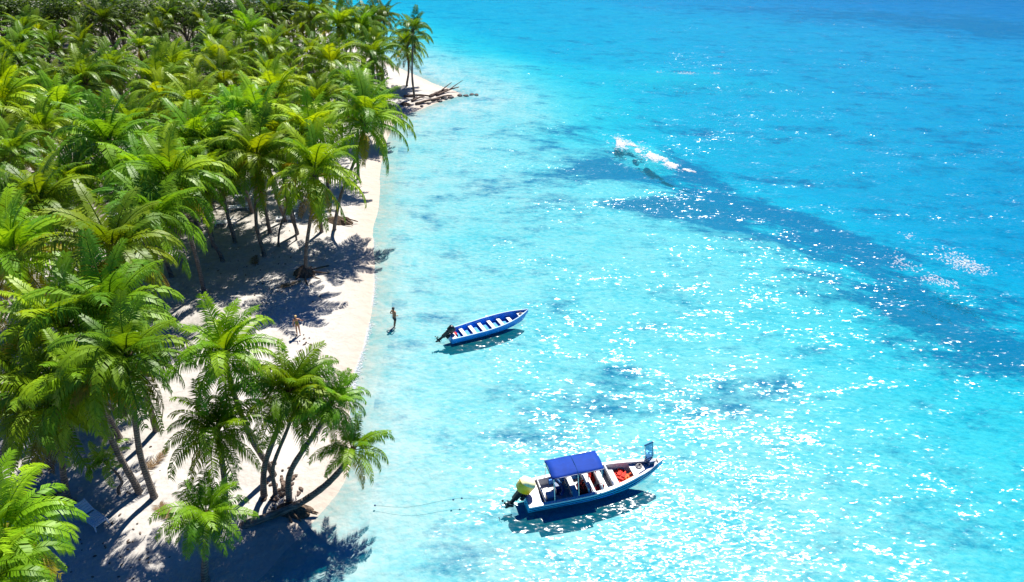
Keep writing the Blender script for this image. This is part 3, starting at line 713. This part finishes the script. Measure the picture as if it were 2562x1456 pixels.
# larger tour boat
bow2, st2 = at(1659, 1143, 1.25), at(1312, 1233, .65); d2 = bow2-st2; d2.z = 0; L2 = d2.length; c2 = (bow2+st2)/2; c2.z = 0
h2 = math.atan2(d2.y, d2.x); print('boat2 length', L2)
b2 = empty('tour_boat', c2, h2); tag(b2, 'large white and azure boat with blue canopy and yellow outboard', 'boat')
S2 = hull_sections(L2, 2.1, .52, .56, .24, stern=.90, full=2.0)
hull_parts(b2, S2, M['azure'], M['white'], M['white'], .08, .17, .05, wall=.10)
def band(S, w0, w1, off, name, mat):          # stripe standing proud of the topsides
    for sy in (-1, 1):
        V = []
        for x, b, sz, kz in S[:-1]:
            for w, oo in ((w0, off), (w1, off), (w1, -.02), (w0, -.02)):
                u = np.interp(w, [.26, .60, 1.0], [.80, .92, 1.0]); V.append((x, sy*(b*u+oo), kz+(sz-kz)*w))
        nn = len(S)-1
        Fc = [(i*4+j, i*4+(j+1) % 4, (i+1)*4+(j+1) % 4, (i+1)*4+j) for i in range(nn-1) for j in range(4)]+[(3,2,1,0), tuple((nn-1)*4+j for j in range(4))]
        MB().add(V, Fc).build(name, mat, b2)
band(S2, .74, .82, .018, 'stripe', M['navy']); band(S2, .54, .58, .03, 'rub_rail', M['navy'])
Minv = Matrix.Translation(-c2); rotm = Matrix.Rotation(-h2, 4, 'Z')
def loc2(px, py, z): return rotm @ (Minv @ at(px, py, z))
cz = 1.95; cc = [loc2(*q, cz) for q in ((1360,1147),(1483,1119),(1507,1165),(1379,1193))]
print('canopy local', [tuple(round(v, 2) for v in q) for q in cc])
x0 = (cc[0].x+cc[3].x)/2; x1 = (cc[1].x+cc[2].x)/2; y1 = (cc[0].y+cc[1].y)/2; y0 = (cc[2].y+cc[3].y)/2
ym = (y0+y1)/2*.3; hw = min((y1-y0)/2, 1.15)
nx, ny = 9, 9; V = []
for i in range(nx):
    for j in range(ny):
        u, v = i/(nx-1), j/(ny-1)*2-1
        V.append((x0+(x1-x0)*u, ym+hw*v, cz+.12*(1-v*v)-.045*abs(math.sin(u*math.pi*2))*(1-.5*v*v)+.015*math.sin(u*9+v*5)))
top = [(i*ny+j, (i+1)*ny+j, (i+1)*ny+j+1, i*ny+j+1) for i in range(nx-1) for j in range(ny-1)]
can = MB().add(V, top).build('canopy', M['canvas'], b2, True); sm = can.modifiers.new('thick', 'SOLIDIFY'); sm.thickness = .03
for (ax_, ay, bx_, by) in ((x0, ym-hw, x1, ym-hw), (x0, ym+hw, x1, ym+hw), (x0, ym-hw, x0, ym+hw), (x1, ym-hw, x1, ym+hw)):
    MB().tube([(ax_, ay, cz-.03), (bx_, by, cz-.03)], .025, 6).build('hem_tube', M['navy'], can)
for uu in (.5,):
    xs_ = x0+(x1-x0)*uu
    MB().tube([(xs_, ym+hw*v, cz+.12*(1-v*v)+.012) for v in np.linspace(-1, 1, 9)], .014, 5).build('seam', M['navy'], can)
for xx in (x0+.1, (x0+x1)/2, x1-.1):
    for sy in (-1, 1):
        hb, sz = half_beam(S2, xx); MB().tube([(xx, sy*(hb-.09), sz+.02), (xx, ym+sy*(hw-.08), cz-.02)], .022, 6).build('pole', M['steel'], can)
# seats, side pads, stern
for i, fx in enumerate((-.17, -.05, .04, .13)):
    x = L2*fx; hb, sz = half_beam(S2, x)
    MB().box((x, 0, .42), (.42, 2*hb-.5, .10)).box((x, 0, .24), (.34, 2*hb-.6, .28)).build('bench', M['offwhite'] if i % 2 else M['white'], b2, bevel=.02)
    MB().box((x-.22, 0, .66), (.08, 2*hb-.56, .42), Matrix.Rotation(R(-10), 3, 'Y')).build('seat_back', M['grey'] if i % 2 == 0 else M['white'], b2, bevel=.02)
for sy in (-1, 1):
    V = []
    for x in np.linspace(-L2*.30, L2*.10, 8):
        hb, sz = half_beam(S2, x); V += [(x, sy*(hb-.115), sz-.03), (x, sy*(hb-.30), sz-.10), (x, sy*(hb-.30), .10), (x, sy*(hb-.115), .10)]
    Fc = [(i*4+j, i*4+(j+1) % 4, (i+1)*4+(j+1) % 4, (i+1)*4+j) for i in range(7) for j in range(4)]+[(3,2,1,0), (28,29,30,31)]
    MB().add(V, Fc).build('side_pad', M['blue_in'], b2)
deck_piece(S2, -L2*.498, -L2*.40, .0, .10, .18).build('stern_deck', M['white'], b2)
deck_piece(S2, L2*.27, L2*.40, -.16, .06, .16).build('fore_deck', M['white'], b2)
deck_piece(S2, L2*.40, L2*.488, .01, .05, .10).build('bow_deck', M['white'], b2)
MB().box((-L2*.385, 0, .40), (.05, 1.7, .56)).build('motor_well', M['offwhite'], b2)
MB().box((-L2*.33, -.35, .34), (.50, .42, .46)).build('storage_box', M['offwhite'], b2, bevel=.03)
MB().tube(smooth_path([(-L2*.27+.25*math.cos(a), .55*math.sin(a), .62) for a in np.linspace(-1.7, 1.7, 9)], 3), .085, 8).build('helm_seat', M['navy'], b2, True)
MB().box((-L2*.255, .15, .33), (.45, .55, .46)).build('console', M['navy'], b2, bevel=.04)
a_ = MB(); a_.tube([(-L2*.235+.02*math.cos(t), .15+.19*math.cos(t), .72+.19*math.sin(t)) for t in np.linspace(0, 6.283, 19)], .018, 5).build('steering_wheel', M['black'], b2, True)
outboard(b2, -L2/2-.05, .66, R(36), M['yellow'], M['cream'], 1.2, 1.3)
# bow windscreen on a navy box
wx = L2*.405; hb, sz = half_beam(S2, wx); zb = sz+.04
MB().box((wx, .10, zb+.14), (.34, .62, .28)).build('bow_box', M['navy'], b2, bevel=.03)
wsn = empty('windscreen', (wx-.04, .10, zb+.28)); wsn.parent = b2; wsn.rotation_euler = (0, R(-12), R(-75))
MB().box((0, 0, .46), (.012, .50, .84)).build('pane', M['glass'], wsn)
fm = MB().box((0, -.27, .46), (.05, .04, .92)).box((0, .27, .46), (.05, .04, .92)).box((0, 0, .03), (.05, .50, .05)); fm.build('frame', M['steel'], wsn)
MB().box((0, 0, .93), (.07, .60, .05)).build('top_bar', M['navy'], wsn)
MB().box((L2*.455, 0, half_beam(S2, L2*.455)[1]+.05), (.16, .07, .06)).box((L2*.455, 0, half_beam(S2, L2*.455)[1]+.10), (.05, .26, .04)).build('cleat', M['black'], b2)
MB().tube(smooth_path([(L2*.28, -.75, .98), (L2*.36, -.62, 1.10), (L2*.43, -.38, 1.25)], 4), .02, 6).build('bow_rail', M['steel'], b2)

def coil(par, x, y, z, rad, mat):
    MB().tube([(x+(rad-.012*k*.3)*math.cos(k*.7), y+(rad-.012*k*.3)*math.sin(k*.7), z+.004*k) for k in range(34)], .02, 5).build('rope_coil', mat, par, True)
coil(b2, L2*.335, .18, half_beam(S2, L2*.335)[1]-.15, .20, M['grey']); coil(b1, L1*.40, 0, half_beam(S1, L1*.40)[1]-.15, .16, M['grey'])

# life jackets lying in the tour boat
def vest_mesh(mat):
    mb = MB()
    for sy in (-1, 1):
        mb.box((.10, sy*.13, .05), (.44, .20, .10), taper=.86); mb.tube(smooth_path([(.30, sy*.13, .07), (.42, sy*.12, .10), (.46, sy*.05, .09)], 4), .05, 7)
    mb.box((-.02, 0, -.03), (.50, .44, .07), taper=.9); mb.box((.05, 0, .105), (.05, .46, .02)); mb.box((.20, 0, .105), (.05, .46, .02))
    me = mb.mesh('life_jacket', mat); return me
VM = {k_: vest_mesh(M[k_]) for k_ in ('red', 'maroon', 'orange')}
fwd = Matrix.Translation(c2) @ Matrix.Rotation(h2, 4, 'Z')
def vest(kind, x, y, z, rot, label):
    p = fwd @ Vector((x, y, z)); o = link('life_jacket', VM[kind], None, p, (rot[0], rot[1], rot[2]+h2)); md = o.modifiers.new('bevel', 'BEVEL'); md.width = .025; md.segments = 2
    tag(o, label, 'life jacket', 'life jackets in the tour boat')
fx0 = L2*.21
vest('red', fx0-.35, .30, .20, (.1, -.2, .4), 'red life jacket in the fore well, aft on the far side')
vest('orange', fx0+.02, .26, .22, (-.2, .15, 1.4), 'orange life jacket in the fore well, far side')
vest('red', fx0-.25, -.25, .22, (.2, .1, 2.2), 'red life jacket in the fore well, near side')
vest('orange', fx0+.08, -.20, .28, (0, -.3, .2), 'orange life jacket on top of the pile in the fore well')
vest('red', fx0-.12, .04, .38, (.1, .2, .9), 'red life jacket topmost in the middle of the fore well')
vest('red', -L2*.105, -.15, .34, (.1, -1.0, .1), 'red life jacket leaning on a seat under the canopy edge')
vest('red', -L2*.10, -.62, .30, (.3, -.8, .3), 'red life jacket by the near side pad under the canopy')
vest('maroon', -L2*.13, -.55, .22, (.1, .1, 1.2), 'dark red life jacket on the floor behind the second bench')
vest('maroon', -L2*.005, -.60, .30, (.2, -.6, .5), 'dark red life jacket between the middle benches, near side')
vest('red', -L2*.005, .35, .36, (.2, -.6, 1.0), 'red life jacket deep under the canopy between the middle benches')

# mooring line with small floats
p0, p1, p2 = at(938,1264,.03), at(1155,1246,.03), fwd @ Vector((-L2/2, -.6, .5))
rp = empty('mooring_line', p0); tag(rp, 'thin mooring line with small dark floats running from shore to the tour boat', 'rope')
MB().tube([q-p0 for q in smooth_path([p0, (p0*.6+p1*.4)+Vector((0,-.3,0)), p1, p1*.3+p2*.7+Vector((0,0,-.2)), p2], 8)], .008, 5).build('line', M['rope'], rp, True)
for q in (p0, p1, p1-Vector((.45, .1, 0))): MB().blob(q-p0, (.06,.05,.05), 9, 6).build('float', M['navy'], rp, True)

# ------------------------------------------------------------------ loungers
def lounger(px, py, rz, label, back=28):
    p = on_ground(px, py); r = empty('sun_lounger', p, rz); tag(r, label, 'sun lounger', 'white plastic sun loungers on the sand')
    for sy in (-1, 1): MB().box((0, sy*.31, .32), (1.95, .05, .07)).build('side_rail', M['plastic'], r, bevel=.01)
    for k in range(7): MB().box((-.88+.155*k, 0, .345), (.125, .57, .025)).build('slat', M['plastic'], r)
    bk = empty('backrest', (.22, 0, .36)); bk.parent = r; bk.rotation_euler = (0, R(-back), 0)
    for k in range(5): MB().box((.08+.15*k, 0, .0), (.125, .57, .025)).build('slat', M['plastic'], bk)
    for sy in (-1, 1): MB().box((.38, sy*.30, -.005), (.80, .035, .035)).build('side_rail', M['plastic'], bk)
    for sx in (-.82, .78):
        for sy in (-1, 1): MB().tube([(sx, sy*.29, .31), (sx*1.06, sy*.33, -.03)], [.04, .03], 6).build('leg', M['plastic'], r)
lounger(232, 1300, R(148), 'white lounger in blue shade at bottom left beside the slim dark trunk')
lounger(566, 562, R(8), 'white lounger in shade left of the grey palm trunk', 35)
lounger(612, 497, R(12), 'white lounger half in shade, behind the grey palm trunk', 30)
lounger(600, 524, R(10), 'white lounger between the shaded pair, beside the grey trunk', 20)
lounger(718, 552, R(6), 'sunlit white lounger nearest the lone beach palm', 30)
lounger(726, 527, R(4), 'sunlit white lounger just behind the nearest one', 35)
lounger(300, 545, R(15), 'white lounger glimpsed between crowns in the left grove', 25)

# ------------------------------------------------------------------ driftwood and rocks at the point, bank debris
def log(px0, py0, px1, py1, r0, lab, z0=.12, z1=.3, branch=False):
    a, b = on_ground(px0, py0), on_ground(px1, py1); a.z = max(a.z, 0)+z0; b.z = max(b.z, 0)+z1
    o = empty('driftwood_log', (a.x, a.y, a.z)); tag(o, lab, 'driftwood', 'driftwood on the sandy point')
    m_ = (a+b)/2+Vector((.2, .3, .12)); MB().tube([q-a for q in smooth_path([a, m_, b], 6)], [r0*(1-.05*i)*(1+.12*math.sin(i*2.3)) for i in range(13)], 8).build('trunk', M['drift'], o, True)
    if branch:
        MB().tube([q-a for q in smooth_path([m_, (m_+b)/2+Vector((.3,.2,.5)), b+Vector((.6,.5,.9))], 4)], [r0*.5*(1-.07*i) for i in range(9)], 6).build('branch', M['drift'], o, True)
log(1010,243,1085,246,.20,'grey log lying nearest the last palm on the point')
log(1075,243,1120,228,.24,'dark log with raised end on the point', branch=True)
log(1092,240,1148,228,.18,'thin log reaching farthest right along the point', z1=.6, branch=True)
log(1040,262,1100,252,.22,'brown log along the near edge of the point')
log(1030,255,1062,246,.18,'short brown log in the middle of the point')
log(1080,252,1130,243,.20,'weathered log at the waterline of the point')
ROCKS = [(1112,246,'largest dark rock at the tip of the point'),(1128,244,'dark rock just past the logs'),(1150,240,'small rock in the shallows off the point'),(1166,241,'second small rock in the shallows off the point'),(1180,238,'third rock in the line off the point'),(1192,239,'farthest rock in the line off the point'),(1100,254,'rock at the near side of the logs'),(1072,259,'rock beside the brown log'),(1055,266,'rock in the blue shade by the point')]
for j, (px, py, lab) in enumerate(ROCKS):
    p = on_ground(px, py); bm = bmesh.new(); bmesh.ops.create_icosphere(bm, subdivisions=2, radius=1); s = .42-.02*j
    for v in bm.verts:
        v.co *= 1+.35*mnoise.noise(v.co*1.3+Vector((j*3, 0, 0))); v.co = Vector((v.co.x*s*1.4, v.co.y*s, v.co.z*s*.7))
    me = bpy.data.meshes.new('shore_rock'); bm.to_mesh(me); bm.free(); me.materials.append(M['rock'])
    o = link('shore_rock', me, None, (p.x, p.y, max(p.z, -.08)+.05), (0, 0, j)); tag(o, lab, 'rock', 'rocks off the sandy point')
# dark root banks where the sand has been washed away
def bank(px, py, rx, ry, h, lab, seed):
    p = on_ground(px, py); o = empty('root_bank', p); tag(o, lab, 'root mound'); root_mound(o, (0,0,-.15), rx, ry, h, seed, 'mound')
    r = random.Random(seed)
    for k in range(6):
        a = r.uniform(0, 6.28); MB().tube(smooth_path([(0,0,h*.6), (rx*.7*math.cos(a), ry*.7*math.sin(a), h*.4), (rx*1.3*math.cos(a+.2), ry*1.3*math.sin(a+.2), -.1)], 4), [.08]*4+[.06]*4+[.03], 6).build('root', M['root'], o, True)
bank(730, 1275, 1.1, .6, .6, 'dark washed out root mass at the foot of the leaning shore palms', 5)
bank(845, 555, 1.5, .8, .7, 'dark root mass under the palm leaning over the waterline', 9)
bank(95, 1262, 1.5, .9, .7, 'dark mound of roots and litter in shade at bottom left', 12)
bank(1010, 262, .9, .6, .5, 'dark roots in shade at the foot of the point', 15)
# dry fronds dropped on the sand
for j, (px, py, rz_, lab) in enumerate(((690,722,.4,'dry brown frond lying on open sand left of the lone palm'),(640,668,2.0,'dry brown frond on the sand near the grey palm trunk'),(352,1188,1.1,'dry brown frond on bright sand left of the tall bare trunk'),(440,1302,2.6,'dry brown frond on dappled sand at the bottom of the beach'))):
    p = on_ground(px, py); o = link('fallen_frond', FLAT[j % 2], None, (p.x, p.y, p.z+.06), (0, 0, rz_), .62); tag(o, lab, 'palm frond', 'fallen fronds on the sand')
# scattered husks and twigs
mb = MB(); r = random.Random(4)
def scatter(px, py, sx, sy, n, s0, s1):
    for _ in range(n):
        p = on_ground(px+r.gauss(0, sx), py+r.gauss(0, sy))
        if p.z < .1: continue
        s = r.uniform(s0, s1); mb.blob((p.x, p.y, p.z+s*.4), (s*r.uniform(.8, 2.2), s, s*.7), 6, 4, Matrix.Rotation(r.uniform(0, 3), 3, 'Z'))
scatter(700, 1215, 22, 28, 60, .05, .12); scatter(690, 722, 45, 18, 30, .03, .07); scatter(760, 860, 18, 12, 14, .04, .08); scatter(350, 1160, 30, 60, 20, .03, .06)
scatter(640, 660, 60, 40, 40, .03, .06); scatter(250, 1380, 120, 40, 40, .03, .06)
o = mb.build('beach_litter', M['drift'], None); tag(o, 'scattered husks and twigs on the sand', 'litter', kind='stuff')

# ------------------------------------------------------------------ foam
def foam(lines, n, spread, s0, s1, h, lab, seed, gaps=.45):
    r = random.Random(seed); mb = MB()
    for pts, wgt in lines:
        P = [at(x, y, 0) for x, y in pts]; P = smooth_path(P, 10)
        for _ in range(int(n*wgt)):
            f = r.random()*(len(P)-1); i = int(f); q = P[i].lerp(P[i+1], f-i); g_ = mnoise.noise(Vector((q.x*.35, q.y*.35, seed)))
            if g_ < -gaps+r.random()*.25: continue
            sp = spread*(1+.8*mnoise.noise(Vector((q.x*.2, q.y*.2, seed+5.))))
            q = q+Vector((r.gauss(0, sp*.6), abs(r.gauss(0, sp))*r.choice((1, 1, 1, -.4)), 0)); s = r.uniform(s0, s1)*r.uniform(.5, 1)
            mb.blob((q.x, q.y, r.uniform(.0, h)*math.exp(-abs(r.gauss(0, .6)))), (s*r.uniform(1, 1.8), s, s*r.uniform(.25, .6)), 6, 4, Matrix.Rotation(r.uniform(0, 3), 3, 'Z'))
    o = mb.build('foam', M['foam'], None, True); tag(o, lab, 'foam', kind='stuff')
r = random.Random(31); mb = MB()
for (cx, cy_, ax_, bx_, ang, n_) in ((1548,358,34,15,.35,1300),(1590,348,22,5,.4,200),(1588,370,30,9,.75,700),(1628,388,34,14,.55,1200),(1655,396,20,6,.2,200),(1678,412,36,10,.35,900),(1712,424,22,4,.25,220),(1735,430,16,2.5,.2,60)):
    for _ in range(n_):
        q_ = min(abs(r.gauss(0, .55)), 1.5); th = r.uniform(0, 6.283); ex_, ey_ = ax_*q_*math.cos(th), bx_*q_*math.sin(th)
        px, py = cx+ex_*math.cos(ang)-ey_*math.sin(ang), cy_+ex_*math.sin(ang)+ey_*math.cos(ang)
        p = at(px, py, 0); w_ = mnoise.noise(Vector((p.x*.9, p.y*.6, 2.2)))
        if w_ < -.12+.45*q_*q_*r.random(): continue
        sz_ = r.uniform(.04, .15)*(1.2-.5*q_)
        mb.blob((p.x, p.y, max(r.uniform(.0, .05)*(1-q_*q_), 0)), (sz_*r.uniform(1, 1.7), sz_, sz_*.3), 6, 4, Matrix.Rotation(r.uniform(0, 3), 3, 'Z'))
o = mb.build('foam', M['foam'], None, True); tag(o, 'white foam of the breaking wave over the reef', 'foam', kind='stuff')
foam([([(2275,592),(2330,620),(2390,655),(2450,680)], 1.0), ([(2240,650),(2320,700),(2400,720)], .3)], 1300, .9, .03, .12, .06, 'lacy foam streaks beyond the dark sea grass on the right', 6, gaps=.2)
foam([([(1640,181),(1690,184),(1740,186),(1800,184)], 1.0)], 420, .7, .05, .16, .06, 'thin line of foam far out on the pale sand bar', 8, gaps=.2)
foam([([(930,600),(933,700),(925,790),(908,862),(885,935),(872,1000)], 1.0), ([(905,640),(900,720),(885,800),(862,880),(850,930)], .8)], 3600, .30, .02, .07, .012, 'thin wash of foam along the water edge', 9, gaps=.25)

# ------------------------------------------------------------------ people
def skin_obj(name, J, E, mat, parent, sub=2, root=0):
    me = bpy.data.meshes.new(name); me.from_pydata([j[0] for j in J], E, []); o = link(name, me, parent)
    o.modifiers.new('skin', 'SKIN').use_smooth_shade = True
    if not me.skin_vertices: 
        bpy.context.view_layer.update()
    ss = o.modifiers.new('sub', 'SUBSURF'); ss.levels = 1; ss.render_levels = sub
    for i, j in enumerate(J):
        rr = j[1] if hasattr(j[1], '__len__') else (j[1], j[1]); me.skin_vertices[0].data[i].radius = rr; me.skin_vertices[0].data[i].use_root = (i == root)
    me.materials.append(mat); return o
def person(loc, rz, label, skin, hairm, cloth, kind, arms, legs, H=1.72):
    root = empty('person', loc, rz); tag(root, label, 'person'); s = H/1.72
    # x right, y front
    J = [((0,0,.95), (.145,.10)), ((0,0,1.08), (.125,.09)), ((0,.01,1.25), (.145,.10)), ((0,0,1.40), (.13,.09)), ((0,0,1.47), .055), ((0,.01,1.53), .055), ((0,.025,1.60), (.075,.09)), ((0,.025,1.68), (.06,.075))]
    E = [(i, i+1) for i in range(7)]
    for side, (el, wr) in zip((-1, 1), arms):
        n = len(J); sh = (side*.19, 0, 1.40)
        J += [(sh, .052), (tuple(el), .042), (tuple(wr), .028)]; E += [(3, n), (n, n+1), (n+1, n+2)]
        d = (Vector(wr)-Vector(el)).normalized(); pal = Vector(wr)+d*.06; J.append((tuple(pal), (.036, .02))); E.append((n+2, n+3))
    for side, (kn, an, toe) in zip((-1, 1), legs):
        n = len(J); J += [((side*.095, 0, .88), .088), (tuple(kn), .058), (tuple(an), .038), (tuple(toe), .032)]; E += [(0, n), (n, n+1), (n+1, n+2), (n+2, n+3)]
    J = [(tuple(c*s for c in p), tuple(q*s for q in r_) if hasattr(r_, '__len__') else r_*s) for p, r_ in J]
    skin_obj('body', J, E, skin, root)
    mbf = MB()                                  # fingers and thumb
    for side, (el, wr) in zip((-1, 1), arms):
        w = Vector(wr); d = (w-Vector(el)).normalized(); lat = d.cross(Vector((side*.3, 1, .2))).normalized(); nn = d.cross(lat)
        for k in range(4):
            b0 = w+d*.085+lat*(.03-.02*k); ln = (.065, .078, .074, .055)[k]
            mbf.tube([b0*s, (b0+d*ln*.5+nn*.008)*s, (b0+d*ln*.85+nn*.03)*s], [.009*s, .0085*s, .006*s], 6)
        t0 = w+d*.03+lat*.03; mbf.tube([t0*s, (t0+lat*.035+d*.03)*s, (t0+lat*.042+d*.065+nn*.01)*s], [.011*s, .010*s, .007*s], 6)
    mbf.build('fingers', skin, root, True)
    mb = MB().blob((0, .11*s, 1.605*s), (.014*s, .022*s, .022*s), 8, 5); 
    for sx in (-1, 1): mb.blob((sx*.082*s, .01*s, 1.61*s), (.014*s, .025*s, .034*s), 8, 5)
    mb.build('nose_and_ears', skin, root, True)
    for sx in (-1, 1): MB().blob((sx*.032*s, .098*s, 1.63*s), (.012*s, .010*s, .008*s), 8, 5).build('eye', M['black'], root, True)
    MB().blob((0, .103*s, 1.562*s), (.024*s, .008*s, .006*s), 8, 5).build('mouth', M['maroon'], root, True)
    hm = MB().blob((0, -.012*s, 1.672*s), (.098*s, .112*s, .082*s), 12, 8)
    if kind == 'swimsuit': hm.tube(smooth_path([(0,-.08*s,1.68*s), (0,-.12*s,1.56*s), (.02*s,-.12*s,1.36*s)], 4), [.06*s]*5+[.04*s]*3+[.015*s], 8)
    else: hm.blob((0, -.055*s, 1.60*s), (.082*s, .06*s, .07*s), 12, 8)
    hm.build('hair', hairm, root, True)
    if kind == 'shorts':
        JJ = [((0,0,1.0), (.150,.112)), ((0,0,.92), (.158,.118))]; EE = [(0, 1)]
        for side, (kn, an, toe) in zip((-1, 1), legs):
            n = len(JJ); hp = Vector((side*.095, 0, .86)); e = hp.lerp(Vector(kn), .75); JJ += [(tuple(hp), .104), (tuple(e), .092)]; EE += [(1, n), (n, n+1)]
        skin_obj('shorts', [(tuple(c*s for c in p), tuple(q*s for q in r_) if hasattr(r_, '__len__') else r_*s) for p, r_ in JJ], EE, cloth, root)
    else:
        JJ = [((0,.01,1.33), (.148,.108)), ((0,.01,1.25), (.152,.110)), ((0,0,1.08), (.132,.098)), ((0,0,.95), (.152,.108)), ((0,0,.88), (.10,.085))]
        skin_obj('swimsuit', [(tuple(c*s for c in p), tuple(q*s for q in r_)) for p, r_ in JJ], [(0,1),(1,2),(2,3),(3,4)], cloth, root)
    return root
p = at(988, 813, 0); zb = gz(p.x, p.y)
person((p.x, p.y, max(zb, -.38)), R(-40), 'dark haired bather in dark shorts wading in shallow water near the open boat', M['skin'], M['hair'], M['shorts'], 'shorts',
       [((-.30,-.10,1.16), (-.19,.14,1.04)), ((.30,-.10,1.15), (.20,.14,1.03))], [((-.12,.10,.50), (-.13,.0,.09), (-.14,.16,.03)), ((.12,-.04,.50), (.13,-.22,.10), (.13,-.08,.03))], 1.76)
p = on_ground(748, 838)
person(p, R(200), 'person in olive swimsuit standing on the beach in the star shaped palm shadow', M['skin2'], M['blond'], M['olive'], 'swimsuit',
       [((-.36,.10,1.28), (-.42,.30,1.40)), ((.27,.02,1.14), (.25,.12,.90))], [((-.09,.02,.49), (-.09,-.02,.09), (-.10,.14,.03)), ((.11,.06,.49), (.12,-.02,.09), (.14,.14,.03))], 1.64)
print('objects total', len(bpy.data.objects))
